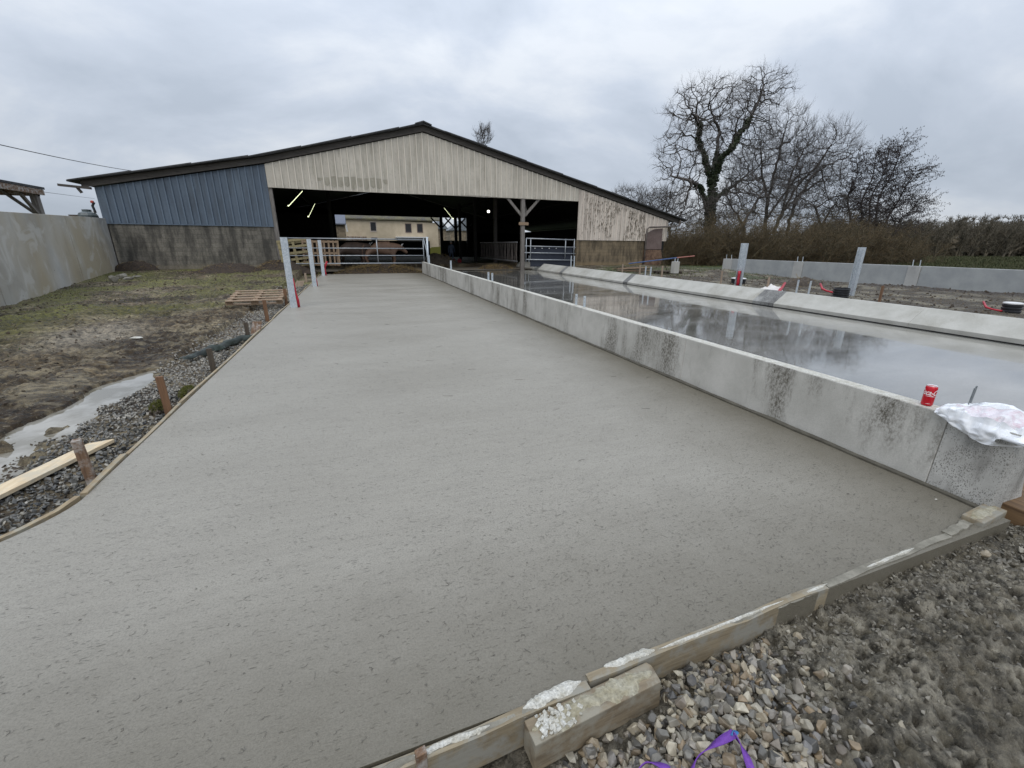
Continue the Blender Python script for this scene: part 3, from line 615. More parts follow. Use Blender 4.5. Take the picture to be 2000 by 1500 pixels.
# ------------------------------------------------------------------ form boards, stakes, timber at the slab edges
def build_left_boards():
    ys = [3.16, 3.75, 4.9, 7.6, 10.4, 13.4, 17.2, 21.4, 25.2]
    labs = ['short cement-smeared form board at the bend of the slab edge', 'form board beside the rough brown stake', 'yellowish form board beside the mossy clumps',
            'form board between the two dark stakes', 'form board beside the grey membrane end', 'form board beside the wooden pallet on the ground', 'form board left of the second steel post', 'farthest form board by the barn']
    for i in range(len(ys)-1):
        a, b = ys[i], ys[i+1]-.01; n = 10; vs = []; w = .028 if i else .04
        for k in range(n+1):
            y = a+(b-a)*k/n; x = -1.80-.06*max(0, (y-5)/20)*0+.012*math.sin(y*1.7+i)+(.05*(3.75-y) if i == 0 else 0); z = .008+.004*math.sin(y*2.3+i*2)
            vs += [(x-w, y, -.17), (x, y, -.17), (x, y, z), (x-w, y, z)]
        fs = [(0, 1, 2, 3), tuple(4*n+j for j in (3, 2, 1, 0))]
        for k in range(n):
            for j in range(4): fs.append((4*k+j, 4*k+(j+1) % 4, 4*k+4+(j+1) % 4, 4*k+4+j))
        o = MB().add(vs, fs).build('form_board', M['form'], None, origin=(-1.8, a, 0)); tag(o, labs[i], 'board', 'form boards along the left slab edge')
    # board closing the flare towards the lower left
    mb = MB(); n = 12; vs = []
    for k in range(n+1):
        s = k/n; y = 3.14-s*1.9; x = -1.80-1.95*float(sstep(3.14, 1.0, y))*1.0-.01; vs += [(x-.03, y+.01, -.17), (x, y, -.17), (x, y, .004), (x-.03, y+.01, .006)]
    fs = [(0, 1, 2, 3), tuple(4*n+j for j in (3, 2, 1, 0))]
    for k in range(n):
        for j in range(4): fs.append((4*k+j, 4*k+(j+1) % 4, 4*k+4+(j+1) % 4, 4*k+4+j))
    tag(mb.add(vs, fs).build('form_board', M['form'], None, origin=(-2.2, 2.6, 0)), 'slanting form board below the loose plank in the lower left', 'board', 'form boards along the left slab edge')
build_left_boards()
def splash(name, pts, w, parent, z=.012, mat='white_splash', n=44):
    """irregular smear of set cement along a line of points"""
    mb = MB(); vs = []; P = [Vector(p) for p in pts]
    for k in range(n+1):
        s = k/n*(len(P)-1); i = min(int(s), len(P)-2); p = P[i].lerp(P[i+1], s-i); d = (P[i+1]-P[i]).normalized(); r = Vector((-d.y, d.x, 0))
        e = min(1, 5*min(k/n, 1-k/n)+.15); a = w*e*min(.86, .62+.7*noise.noise(p*17)+.18*rng.random()); b = w*e*min(.86, .62+.7*noise.noise(p*17+Vector((7, 3, 1)))+.18*rng.random()); h = z*.45*(.5+.5*rng.random())*e
        vs += [tuple(p-r*a+Vector((0, 0, -.004))), tuple(p-r*a*.5+Vector((0, 0, h))), tuple(p+r*b*.5+Vector((0, 0, h*.9))), tuple(p+r*b+Vector((0, 0, -.004)))]
    fs = [(3, 2, 1, 0), tuple(4*n+j for j in range(4))]
    for k in range(n):
        for j in range(3): fs.append((4*k+j, 4*k+j+1, 4*k+5+j, 4*k+4+j))
    return mb.add(vs, fs).build(name, M[mat], parent, smooth=False)
def board(name, a, b, w, h, mat, lab, cat='board', group=None, n=10, wob=.004, topmat=None, parent=None):
    """board on edge: top centre line from a to b"""
    a = Vector(a); b = Vector(b); d = (b-a); r = Vector((-d.y, d.x, 0)).normalized(); vs = []
    for k in range(n+1):
        p = a.lerp(b, k/n)+r*wob*math.sin(k*1.3+a.x*5); e = rng.normal(0, wob*.5)
        vs += [tuple(p-r*w/2+Vector((0, 0, -h))), tuple(p+r*w/2+Vector((0, 0, -h))), tuple(p+r*w/2+Vector((0, 0, e))), tuple(p-r*w/2+Vector((0, 0, e)))]
    fs = [(0, 1, 2, 3), tuple(4*n+j for j in (3, 2, 1, 0))]
    for k in range(n):
        for j in range(4): fs.append((4*k+j, 4*k+(j+1) % 4, 4*k+4+(j+1) % 4, 4*k+4+j))
    o = MB().add(vs, fs).build(name, M[mat], parent, origin=None if parent else tuple(a))
    if lab: tag(o, lab, cat, group)
    return o
def build_front_boards():
    g = 'form boards along the front slab edge'; z = .006
    t = thing('form_board', 'front form board left of the splashed timber block, with white cement on top', 'board', (-.6, .94, 0), g)
    board('plank', (-.75, .925, z), (.66, .975, z), .035, .15, 'formx', None, parent=t); splash('cement_smear', [(.02, .955, z), (.28, .962, z)], .018, t); splash('cement_smear', [(.40, .975, z+.002), (.64, .995, z+.002)], .03, t)
    splash('cement_crust', [(-.6, .93, z-.002), (.62, .975, z-.002)], .022, t, .008, 'caked', 60)
    t = thing('form_board', 'front form board right of the splashed timber block with a bright cement line', 'board', (.7, 1.0, 0), g)
    board('plank', (.67, 1.0, z), (1.98, 1.025, z), .032, .15, 'formx', None, parent=t); splash('cement_smear', [(.75, 1.015, z+.004), (.98, 1.01, z+.003)], .028, t); splash('cement_smear', [(1.0, 1.008, z+.002), (1.7, 1.022, z+.002)], .011, t, .006)
    splash('cement_crust', [(1.2, 1.01, z-.002), (1.97, 1.025, z-.002)], .022, t, .006, 'caked', 60)
    t = thing('form_board', 'muddy front form board hidden under wet cement, right of the gravel pile', 'board', (2, 1.03, 0), g)
    board('plank', (1.985, 1.03, z), (3.02, 1.06, z), .035, .15, 'caked', None, parent=t); splash('cement_smear', [(2.3, 1.04, z+.002), (2.7, 1.052, z+.002)], .012, t, .006); splash('cement_smear', [(1.75, 1.02, z), (2.0, 1.03, z)], .012, t, .004)
    board('form_board', (3.03, 1.07, .01), (3.28, 1.09, .01), .045, .15, 'caked', 'short form board between the muddy board and the corner block', 'board', g)
    t = thing('timber_block', 'short cement-crusted timber block at the foot of the low wall', 'timber', (3.29, 1.08, 0))
    M4 = Matrix.Translation((3.30, 1.085, -.13))@Matrix.Rotation(math.radians(5), 4, 'Z')
    MB().box((0, -.05, 0), (.31, .05, .16), M4).build('block', M['formx'], t, bevel=.006); splash('cement_crust', [(3.30, 1.09, .03), (3.60, 1.11, .03)], .052, t, .012, 'blocktop', 30)
    # big splashed block in the foreground
    A = G(1034, 1430, 0); B = G(1280, 1308, 0); ang = math.atan2(B.y-A.y, B.x-A.x); L = (B-A).length
    t = thing('timber_block', 'thick pale timber block with crumbly white cement on its top in the foreground', 'timber', (A.x, A.y, 0))
    M4 = Matrix.Translation((A.x, A.y-.002, -.135))@Matrix.Rotation(ang, 4, 'Z'); hb = .043
    MB().add([(0, -hb, 0), (L, -hb, 0), (L, hb, 0), (0, hb, 0), (0, -hb, .135), (L-.012, -hb, .135), (L, hb-.02, .135), (L-.01, hb, .135), (0, hb, .135)], [(0, 3, 2, 1), (4, 5, 6, 7, 8), (0, 1, 5, 4), (1, 2, 7, 6), (1, 6, 5), (2, 3, 8, 7), (3, 0, 4, 8)], M4).build('block', mat_wood('pale_timber', (.13, .10, .065), (.25, .20, .13), 2.5, 0, stain=(.26, .24, .19)), t, bevel=.004)
    d = Vector((math.cos(ang), math.sin(ang), 0)); splash('cement_coat', [Vector((A.x, A.y, .003))+d*.01, Vector((A.x, A.y, .003))+d*(L-.02)], .052, t, .008, 'blocktop', 60)
    mb = MB(); 
    for k in range(70):
        p = Vector((A.x, A.y, .004))+d*(.03+abs(rng.normal(0, .075)))+Vector((-d.y, d.x, 0))*rng.uniform(-.036, .036); s = .003+.007*rng.random()
        R = Matrix.Translation(p)@Matrix.Rotation(rng.random()*6, 4, 'Z')@Matrix.Rotation(rng.random(), 4, 'X'); mb.box((-s, -s*.7, -s*.5), (s, s*.7, s*.6), R)
    mb.build('cement_crumbs', M['white_splash'], t)['kind'] = 'stuff'
    # brown timber past the end of the low wall
    t = thing('timber_block', 'wet brown timber beyond the rough end of the low wall', 'timber', (3.72, .98, 0))
    p = G(1985, 985, 0.03); M4 = Matrix.Translation((3.70, 1.10, -.12))@Matrix.Rotation(math.radians(4), 4, 'Z'); MB().box((0, -.13, 0), (.8, .13, .15), M4).build('block', M['brownblock'], t, bevel=.006, cuts=2, rough=.001)
build_front_boards()

def stake(px, py, top, w, th, mat, lab, z=-.05, dx=0, group='wooden stakes along the left slab edge', name='wooden_stake', lean=(0, 0), rot=0):
    b = G(px, py, z); h = top
    mb = MB(); n = 5; vs = []
    for k in range(n+1):
        s = k/n; zz = -.25+(h+.25)*s; ox = lean[0]*zz; oy = lean[1]*zz; q = .97+.05*rng.random()
        for sx, sy in ((-1, -1), (1, -1), (1, 1), (-1, 1)):
            cx, cy = sx*w/2*q, sy*th/2*q; vs.append((ox+cx*math.cos(rot)-cy*math.sin(rot), oy+cx*math.sin(rot)+cy*math.cos(rot), zz+(rng.normal(0, .003) if k == n else 0)))
    fs = [(0, 3, 2, 1), tuple(4*n+j for j in range(4))]
    for k in range(n):
        for j in range(4): fs.append((4*k+j, 4*k+(j+1) % 4, 4*k+4+(j+1) % 4, 4*k+4+j))
    o = MB().add(vs, fs).build(name, M[mat], None, bevel=.002); o.location = (b.x+dx, b.y, z); tag(o, lab, 'stake', group); return o
stake(190, 938, .32, .05, .045, 'stake_b', 'thick rough brown stake with flaking bark in front of the loose plank', rot=.2, lean=(-.03, 0), dx=-.03)
stake(337, 805, .375, .062, .028, 'stake_o', 'wide orange-brown stake beside the mossy clumps', rot=.1, lean=(0, -.02), dx=-.03)
stake(424, 722, .29, .06, .04, 'stake_d', 'dark stake in front of the folded green membrane', rot=.1, dx=-.04)
stake(491, 658, .27, .06, .045, 'stake_d', 'small dark stake just past the green membrane', dx=-.05)
stake(502, 650, .20, .16, .03, 'stake_b', 'leaning brown board piece beside the small dark stake', dx=-.02, lean=(.2, .4), name='board_piece')
stake(526, 623, .42, .075, .03, 'stake_o', 'orange stake standing in front of the wooden pallet', dx=-.04)
stake(563, 594, .42, .075, .04, 'stake_o', 'orange stake at the pallet corner beside the nearest steel post', dx=-.04)
stake(601, 552, .40, .08, .04, 'stake_p', 'pale stake behind the first steel post', dx=-.05)
stake(588, 560, .22, .3, .05, 'stake_p', 'pale short board leaning against the slab edge behind the steel post', dx=-.1, lean=(.5, .2), name='board_piece')
b = G(822, 1480, -.01); o = MB().box((-.017, -.012, -.3), (.017, .012, .045)).build('wooden_stake', M['stake_b'], None, bevel=.002); o.location = (b.x, b.y-.012, 0); o.rotation_euler = (math.radians(4), 0, .15)
tag(o, 'small weathered stake nailed to the front form board at the bottom edge', 'stake')
for px, py, w, h, lab in [(1215, 533, .07, .45, 'thin grey stake left of the scrap timber pile'), (1249, 536, .07, .45, 'stake in front of the scrap timber pile'), (1292, 541, .08, .50, 'stake in front of the black pallet'),
                          (1407, 556, .06, .50, 'thin stake behind the kerb left of the thick steel post'), (1498, 567, .07, .42, 'stake in front of the white sheet'), (1717, 590, .08, .42, 'orange-brown stake beside the right-hand black pipe ring')]:
    stake(px, py, h, w, .04, 'stake_p' if px < 1700 else 'stake_o', lab, z=.20, group='wooden stakes behind the kerb', lean=(.02, .03), rot=.2)

def build_debris():
    segs = []
    for i in range(5200):
        y = 3.5+22*rng.random()**1.4; x = -2.7-7.6*rng.random()
        z = gz(x, y)
        if z < WATER_Z+.01: continue
        a = rng.random()*PI; L = (.012+.03*rng.random()**2)*(1+.05*y); p = Vector((x, y, z+.004)); e = p+Vector((math.cos(a)*L, math.sin(a)*L, .006*rng.normal())); segs.append((p, e, .0028*(1+.06*y), .002*(1+.06*y)))
    tag(seg_mesh('straw_litter', segs, island_mat('pale_litter', [(.10, .075, .04), (.30, .25, .17), (.42, .37, .28), (.18, .14, .09)], .8, .1)), 'pale bits of straw and chips littering the mud left of the slab', 'litter', kind='stuff')
build_debris()
def build_plank():
    a = G(205, 858, -.085); b = G(-60, 985, -.06); t = a.copy(); t.z = 0
    d = (b-a).normalized(); r = Vector((-d.y, d.x, 0)); w = .075; mb = MB(); L = (b-a).length; vs = []; n = 12
    for k in range(n+1):
        p = a+d*L*k/n; ww = w if k else w*.15; c = r*(w-ww)
        vs += [tuple(p-r*ww+c+Vector((0, 0, -.03))), tuple(p+r*ww+c+Vector((0, 0, -.03))), tuple(p+r*ww+c), tuple(p-r*ww+c)]
    fs = [(0, 1, 2, 3), tuple(4*n+j for j in (3, 2, 1, 0))]
    for k in range(n):
        for j in range(4): fs.append((4*k+j, 4*k+(j+1) % 4, 4*k+4+(j+1) % 4, 4*k+4+j))
    me = mb.add(vs, fs).build('loose_plank', M['plank'], None, bevel=.002); tag(me, 'long pale loose plank with a pointed end lying on the gravel by the puddle', 'plank')
build_plank()

# ------------------------------------------------------------------ stones
def stone_protos(n, pts=12, squash=(1, .8, .6), sub=0):
    out = []
    for i in range(n):
        bm = bmesh.new(); dirs = []
        for k in range(pts):
            v = Vector(rng.normal(size=3)).normalized()
            while any((v-w_).length < .45 for w_ in dirs): v = Vector(rng.normal(size=3)).normalized()
            dirs.append(v); v = Vector((v.x*squash[0], v.y*squash[1], v.z*squash[2]))*(.75+.35*rng.random()); bm.verts.new(v)
        r = bmesh.ops.convex_hull(bm, input=bm.verts); bmesh.ops.delete(bm, geom=[g for g in r['geom_interior'] if isinstance(g, bmesh.types.BMVert)], context='VERTS')
        if sub: bmesh.ops.bevel(bm, geom=list(bm.edges), offset=.05, segments=1, profile=.5, affect='EDGES')
        bmesh.ops.triangulate(bm, faces=bm.faces); bm.verts.index_update()
        out.append((np.array([v.co[:] for v in bm.verts]), np.array([[v.index for v in f.verts] for f in bm.faces]))); bm.free()
    return out
def scatter(name, protos, P, S, mat, parent=None, tilt=1.0, origin=None, smooth=False):
    Vs = []; Fs = []; b = 0
    for p, s in zip(P, S):
        V, F = protos[rng.integers(len(protos))]; a, c, e = rng.random(3)*2*PI; c = c*tilt if tilt == 1 else rng.normal(0, tilt); e = e if tilt == 1 else rng.normal(0, tilt)
        R = np.array(Matrix.Rotation(a, 3, 'Z')@Matrix.Rotation(c, 3, 'X')@Matrix.Rotation(e, 3, 'Y'))
        sc3 = s*(.8+.4*rng.random(3)); Vs.append((V*sc3)@R.T+p); Fs.append(F+b); b += len(V)
    return fast_mesh(name, np.concatenate(Vs), np.concatenate(Fs), mat, parent, origin, smooth)
PA = stone_protos(22, 10, (1, .82, .68), 1); PB = stone_protos(12, 9, (1, .75, .55)); PC = stone_protos(10, 14, (1, .9, .5))
def build_gravel():
    mx_, my_ = np.arange(-12, 0, .03), np.arange(1, 9.2, .03); MM = puddle_mask(*np.meshgrid(mx_, my_))
    def pmask(x, y): return MM[min(max(int((y-1)/.03), 0), len(my_)-1), min(max(int((x+12)/.03), 0), len(mx_)-1)]
    P = []; S = []
    for i in range(14000):   # strip beside the left slab edge
        y = 1.6+18*(rng.random()**2.0); x = rng.uniform(-2.75, -1.84)
        if y < 3.2: x -= 1.95*float(sstep(3.14, 1.0, y))
        if pmask(x, y) > .06+.05*rng.normal(): continue
        if y > 7 and x < -2.45+.3*rng.normal(): continue
        s = .013+.013*rng.random(); 
        if y > 7: s *= 1.25
        z = gz(x, y)+s*(.2+.9*rng.random())*.8; P.append((x, y, z)); S.append(s)
    P = np.array(P); S = np.array(S); pale = (P[:, 1] > 4.6+.8*rng.normal(size=len(P))) & (P[:, 0] < -2.02+.08*rng.normal(size=len(P)))
    tag(scatter('dark_gravel', PB, P[~pale], S[~pale], M['stone_d']), 'dark wet gravel between the form boards and the puddle', 'gravel', kind='stuff')
    tag(scatter('pale_gravel', PB, P[pale], S[pale], M['stone_l']), 'pale gravel strip around the folded membrane', 'gravel', kind='stuff')
    # ballast pile in the foreground
    P = []; S = []; 
    for i in range(2600):
        x = rng.uniform(.42, 1.75); y = rng.uniform(.45, 1.0)
        q = abs(rng.normal()); lim = 1.55-.5*(.95-y)
        if x > lim+.16*abs(rng.normal())*(rng.random() < .35) or y > 0.975: continue
        if .36 < x < .97 and y > .865-.0*x: continue
        if x < .95 and y > .86: continue
        s = .015+.018*rng.random()**1.3; z = gz(x, y)+rng.choice([.2, .5, 1.2])*s*.8; P.append((x, y, z)); S.append(s)
    tag(scatter('ballast_gravel', PA, P, S, M['stone']), 'pile of clean crushed stone in the foreground', 'gravel', kind='stuff')
    P = []; S = []
    for i in range(3800):   # muddy stones right of it
        x = .9+3.4*rng.random(); y = 1.02+.02*x-abs(rng.normal(0, .25)); s = .004+.013*rng.random()**2.2
        if x < 1.45: s *= .8
        if y > 1.0+.012*x-.0: continue
        P.append((x, y, gz(x, y)+s*.25)); S.append(s)
    for i in range(260):
        x = rng.uniform(3.1, 4.6); y = rng.uniform(.6, 1.0); s = .012+.014*rng.random(); P.append((x, y, gz(x, y)+s*.5)); S.append(s)
    tag(scatter('muddy_stones', PB, P, S, island_mat('muddy_stones', [(.09, .08, .062), (.20, .18, .142), (.14, .125, .098), (.30, .275, .22)], .36, .8)), 'mud-covered stones in the dug ground before the slab', 'stones', kind='stuff')
    # clods on the left field
    P = []; S = []
    for i in range(9000):
        y = 3.5+22*rng.random()**1.6; x = -2.5-7.5*rng.random()**1.2
        pm = pmask(x, y)
        if pm > -.02 and y < 8: continue
        s = (.006+.022*rng.random()**3)*(1+.06*y); z = gz(x, y); P.append((x, y, z-s*.1)); S.append(s)
    for i in range(1500):
        y = rng.uniform(2.9, 5.2); x = rng.uniform(-3.3, -2.4); 
        if fbm(np.array([x*3.0+4]), np.array([y*2.6]), 4)[0] < .53: continue
        s = .006+.018*rng.random(); P.append((x, y, WATER_Z-.004)); S.append(s)
    tag(scatter('mud_clods', PC, P, S, M['clod']), 'clods of churned mud on the ground left of the slab', 'mud', kind='stuff')
    P = []; S = []
    for i in range(5200):
        y = 3.5+22*rng.random(); x = rng.uniform(11.4, 20.0); s = (.015+.04*rng.random()**3); P.append((x, y, gz(x, y)+s*.1)); S.append(s)
    tag(scatter('yard_clods', PC, P, S, M['clod']), 'clods and stones on the yard behind the kerb', 'mud', kind='stuff')
build_gravel()
def rock(name, px, py, z, s, lab, mat='caked', cat='stone', sq=(1, .6, .45), group=None, rz=0):
    p = G(px, py, z); V, F = stone_protos(1, 16, sq, 1)[0]; R = np.array(Matrix.Rotation(rz, 3, 'Z')); V = (V*s)@R.T+np.array(p)
    o = fast_mesh(name, V, F, M[mat], None, tuple(p)); tag(o, lab, cat, group); return o
rock('large_stone', 1928, 1083, -.08, .055, 'largest pale stone below the corner block', 'stone', sq=(1, .6, .5), rz=-.5)
rock('large_stone', 1985, 1115, -.1, .035, 'pale flat stone at the right edge of the picture', 'stone', rz=.4)
rock('stone_chip', 1828, 975, .004, .012, 'small white chip lying on the fresh slab near the wall end', 'white_splash', 'stone')
rock('large_stone', 1912, 1222, -.12, .017, 'small rounded pale stone alone on the dark mud', 'caked', sq=(1, .8, .6))
rock('large_stone', 268, 660, -.03, .11, 'single pale stone on the churned mud', 'white_splash', sq=(1, .6, .3))
for px, py, s, sq, lab in [(237, 540, .33, (1, .7, .6), 'biggest rubble chunk at the end of the tall grey wall'), (222, 545, .25, (1, .6, .8), 'rubble chunk against the tall grey wall end'), (252, 544, .28, (1.2, .5, .35), 'flat rubble slab lying right of the tall wall end'), (268, 540, .2, (1.2, .6, .3), 'small rubble piece farthest right by the block wall')]:
    rock('rubble_chunk', px, py, .24, s*.75, lab, 'caked', 'rubble', sq, 'rubble at the tall wall end', rz=rng.random())

# ------------------------------------------------------------------ can, bag, strap, moss, membrane
def build_can():
    c = KX(1807.5, 795, 3.635); c.z = wall_top(c.y)+.003; r = .032; h = .142
    t = thing('drink_can', 'red and white soft drink can standing on the low wall', 'can', c)
    a = MB().lathe([(r*.78, 0), (r*.86, .001), (r, .009), (r, h-.014), (r*.88, h-.004)], c, 32).build('can_body', M['can'], t, smooth=True)
    MB().lathe([(r*.88, h-.0042), (r*.90, h), (r*.84, h+.0005), (r*.82, h-.004), (r*.2, h-.0045)], c, 32).build('lid', M['alu'], t, smooth=True)
    # lettering wrapped round the can
    va = math.atan2(-c.y, -c.x)+.30
    def place(txt, size, zc, ang0, shear=.35, off=.02, sx=1.0):
        cu = bpy.data.curves.new('txt', 'FONT'); cu.body = txt; cu.size = size; cu.align_x = 'CENTER'; cu.align_y = 'CENTER'; cu.shear = shear; cu.offset = off*size; cu.resolution_u = 3
        ob = bpy.data.objects.new('txt', cu); sc.collection.objects.link(ob); dg = bpy.context.evaluated_depsgraph_get(); me = bpy.data.meshes.new_from_object(ob.evaluated_get(dg)); bpy.data.objects.remove(ob)
        bm = bmesh.new(); bm.from_mesh(me); bmesh.ops.triangulate(bm, faces=bm.faces); bmesh.ops.subdivide_edges(bm, edges=[e for e in bm.edges if e.calc_length() > size*.12], cuts=3)
        for v in bm.verts:
            x, y = v.co.x*sx, v.co.y; A = ang0+x/r; v.co = Vector((c.x+(r+.0006)*math.cos(A), c.y+(r+.0006)*math.sin(A), c.z+zc+y))
        bm.to_mesh(me); bm.free(); return me
    me = place('Coca-Cola', .052, h*.665, va-.12, .45, .012, .60); o = link_mesh('lettering', me, M['printw'], t)
    mb = MB()
    def swoosh(z0, amp, th, a0, a1, ph):
        n = 24; vs = []
        for k in range(n+1):
            s = k/n; A = va+a0+(a1-a0)*s; z = c.z+z0+amp*math.sin(s*PI*1.4+ph); w = th*(.3+math.sin(s*PI)); 
            vs += [(c.x+(r+.0007)*math.cos(A), c.y+(r+.0007)*math.sin(A), z-w), (c.x+(r+.0007)*math.cos(A), c.y+(r+.0007)*math.sin(A), z+w)]
        MB().add(vs, [(2*k, 2*k+2, 2*k+3, 2*k+1) for k in range(n)]).build('printed_ribbon', M['printw'], t)
    swoosh(h*.49, .001, .0012, -1.0, 1.1, 0); swoosh(h*.55, .003, .0014, -1.1, .4, .2); swoosh(h*.13, 0, .0008, -.6, .3, 0)
build_can()
def build_bag():
    o = KX(1925, 835, 3.62); t = thing('plastic_bag', 'crumpled white plastic carrier bag with pink packets draped over the wall end', 'bag', (3.62, 1.3, .51))
    # grid draped over the wall end: u along X/Y over the wall, v across; built from hand-placed rows of world points
    Z0 = wall_top(1.3)
    rows = [  # back edge (behind wall top) -> front flap hanging down the near face
        [(3.63, 1.50, .00), (3.70, 1.44, .03), (3.76, 1.36, .055), (3.80, 1.27, .05), (3.84, 1.18, .01), (3.86, 1.12, -.02)],
        [(3.60, 1.51, .01), (3.66, 1.42, .055), (3.71, 1.33, .085), (3.75, 1.24, .08), (3.79, 1.16, .04), (3.80, 1.10, .0)],
        [(3.58, 1.52, .012), (3.62, 1.42, .06), (3.66, 1.33, .08), (3.69, 1.24, .09), (3.72, 1.15, .05), (3.74, 1.08, .01)],
        [(3.57, 1.52, .01), (3.585, 1.42, .03), (3.61, 1.33, .045), (3.63, 1.24, .05), (3.66, 1.15, .03), (3.68, 1.07, -.01)],
        [(3.56, 1.51, .0), (3.550, 1.42, -.008), (3.555, 1.33, -.008), (3.56, 1.24, -.01), (3.58, 1.15, -.015), (3.62, 1.06, -.035)],
        [(3.555, 1.50, -.01), (3.545, 1.42, -.040), (3.54, 1.33, -.055), (3.54, 1.24, -.06), (3.545, 1.16, -.055), (3.58, 1.06, -.05)],
        [(3.555, 1.49, -.015), (3.545, 1.41, -.055), (3.535, 1.32, -.085), (3.53, 1.25, -.105), (3.535, 1.19, -.10), (3.565, 1.08, -.06)]]
    A = np.array(rows); nu, nv = 49, 61
    def catmull(P, t_):
        n = len(P)-1; s = t_*n; i = np.clip(np.floor(s).astype(int), 0, n-1); f = (s-i)[:, None, None]
        g = lambda k: P[np.clip(k, 0, n)]; p0, p1, p2, p3 = g(i-1), g(i), g(i+1), g(i+2)
        return .5*((2*p1)+(-p0+p2)*f+(2*p0-5*p1+4*p2-p3)*f**2+(-p0+3*p1-3*p2+p3)*f**3)
    B = catmull(A, np.linspace(0, 1, nu)); B = catmull(B.transpose(1, 0, 2), np.linspace(0, 1, nv)).transpose(1, 0, 2)
    B[..., 2] += Z0+.004; U, W = np.meshgrid(np.linspace(0, 1, nu), np.linspace(0, 1, nv), indexing='ij')
    fold = (1-2.6*np.abs(fbm(U*4+2.5*W, W*5.5-U*2+1, 3, .4)-.5))*.045*np.sin(PI*np.clip(U, .02, .98))**.3; fine = np.abs(fbm(U*9+W*7, W*13, 2)-.5)*.014
    B[..., 2] += (fold-.012)*(U < .6)+fine*.6; B[..., 0] -= (fold*.9)*(U > .5)+fine*.5
    V = B.reshape(-1, 3); i = (np.arange(nu-1)[:, None]*nv+np.arange(nv-1)[None]).ravel(); Fq = np.stack([i, i+1, i+nv+1, i+nv], 1)
    # handle opening cut out of the flap
    uc = (i//nv)/nu; vc = (i % nv)/nv; hole = ((uc-.80)/.07)**2+((vc-.80)/.10)**2 < 1; pink = (uc > .36) & (uc < .56) & (vc > .14) & (vc < .88) & ((uc-.36) < .40*np.minimum(vc*1.4, 1.1*(1-vc)+.2))
    fast_mesh('bag_film', V, Fq[~hole & ~pink], M['bag'], t, smooth=True)
    V2 = V.copy(); V2[:, 2] -= .001; o = fast_mesh('pink_packet', V2, Fq[pink], M['pink'], t, smooth=True)
    # bulky contents under the film
    for (x, y, z, s) in [(3.66, 1.36, Z0+.03, (.035, .06, .03)), (3.70, 1.22, Z0+.035, (.04, .06, .035))]:
        bm = bmesh.new(); bmesh.ops.create_icosphere(bm, subdivisions=3, radius=1)
        for v in bm.verts: v.co = Vector((v.co.x*s[0]+x, v.co.y*s[1]+y, v.co.z*s[2]+z))+noise.noise_vector(v.co*2)*.006
        me = bpy.data.meshes.new('c'); bm.to_mesh(me); bm.free(); link_mesh('packet_inside', me, M['pink'], t)
    # rolled handle strip
    mb = MB(); mb.tube([(3.54, 1.22, Z0-.05), (3.535, 1.17, Z0-.035), (3.545, 1.12, Z0-.04), (3.57, 1.06, Z0-.06), (3.60, 1.02, Z0-.065)], [.006, .012, .011, .007, .005], 9)
    mb.build('bag_handle', M['bag'], t, smooth=True)
    # faint printed lines on the bag, following its surface
    mb = MB()
    for (u0, v0, ln) in [(10, 12, 4), (10, 17, 2), (11, 20, 3), (10, 26, 4), (12, 14, 3), (12, 22, 3), (10, 32, 6)]:
        mb = MB()
        for k in range(ln):
            a, b2, c2, d2 = B[u0, v0+k], B[u0, v0+k+1], B[u0+1, v0+k+1], B[u0+1, v0+k]; up = np.array([-.003, -.003, .004]); m1 = (a*.7+d2*.3); m2 = (b2*.7+c2*.3)
            mb.add([a+up, b2+up, m2+up, m1+up], [(0, 1, 2, 3)])
        mb.build('printed_line', M['printd'], t)
build_bag()
def build_strap():
    t = thing('lifting_strap', 'purple webbing strap with a blue end lying on the crushed stone', 'strap', G(1380, 1490, -.1))
    def ribbon(pts, w, name, mat, tw=0):
        P = [Vector(p) for p in pts]; n = 40; C = []
        for k in range(n+1):
            s = k/n*(len(P)-1); i = min(int(s), len(P)-2); f = s-i; p0, p1, p2, p3 = P[max(i-1, 0)], P[i], P[i+1], P[min(i+2, len(P)-1)]
            C.append(.5*((2*p1)+(p2-p0)*f+(2*p0-5*p1+4*p2-p3)*f*f+(3*p1-p0-3*p2+p3)*f**3))
        vs = []
        for k, c in enumerate(C):
            d = (C[min(k+1, n)]-C[max(k-1, 0)]).normalized(); r = d.cross(Vector((0, 0, 1))).normalized(); a = .5+.9*math.sin(k/n*PI*1.5+tw); r = r*math.cos(a)+Vector((0, 0, 1))*math.sin(a); nn = d.cross(r)*.0015
            vs += [tuple(c-r*w-nn), tuple(c+r*w-nn), tuple(c+r*w+nn), tuple(c-r*w+nn)]
        fs = [(0, 1, 2, 3), tuple(4*n+j for j in (3, 2, 1, 0))]
        for k in range(n):
            for j in range(4): fs.append((4*k+j, 4*k+(j+1) % 4, 4*k+4+(j+1) % 4, 4*k+4+j))
        return MB().add(vs, fs).build(name, M[mat], t, smooth=True)
    z = -.045
    ribbon([G(1345, 1520, z-.02), G(1362, 1480, z), G(1400, 1452, z+.02), G(1433, 1433, z+.035)], .013, 'strap_left', 'strap')
    ribbon([G(1433, 1433, z+.035), G(1450, 1460, z+.015), G(1466, 1500, z-.01), G(1480, 1540, z-.03)], .012, 'strap_right', 'strap', 1.2)
    ribbon([G(1427, 1436, z+.034), G(1433, 1428, z+.038), G(1440, 1436, z+.034)], .009, 'blue_eye', 'strapb', .3)
    ribbon([G(1235, 1520, z-.03), G(1262, 1490, z-.01), G(1300, 1500, z-.02), G(1320, 1520, z-.04)], .012, 'strap_loop', 'strap', .6)
build_strap()
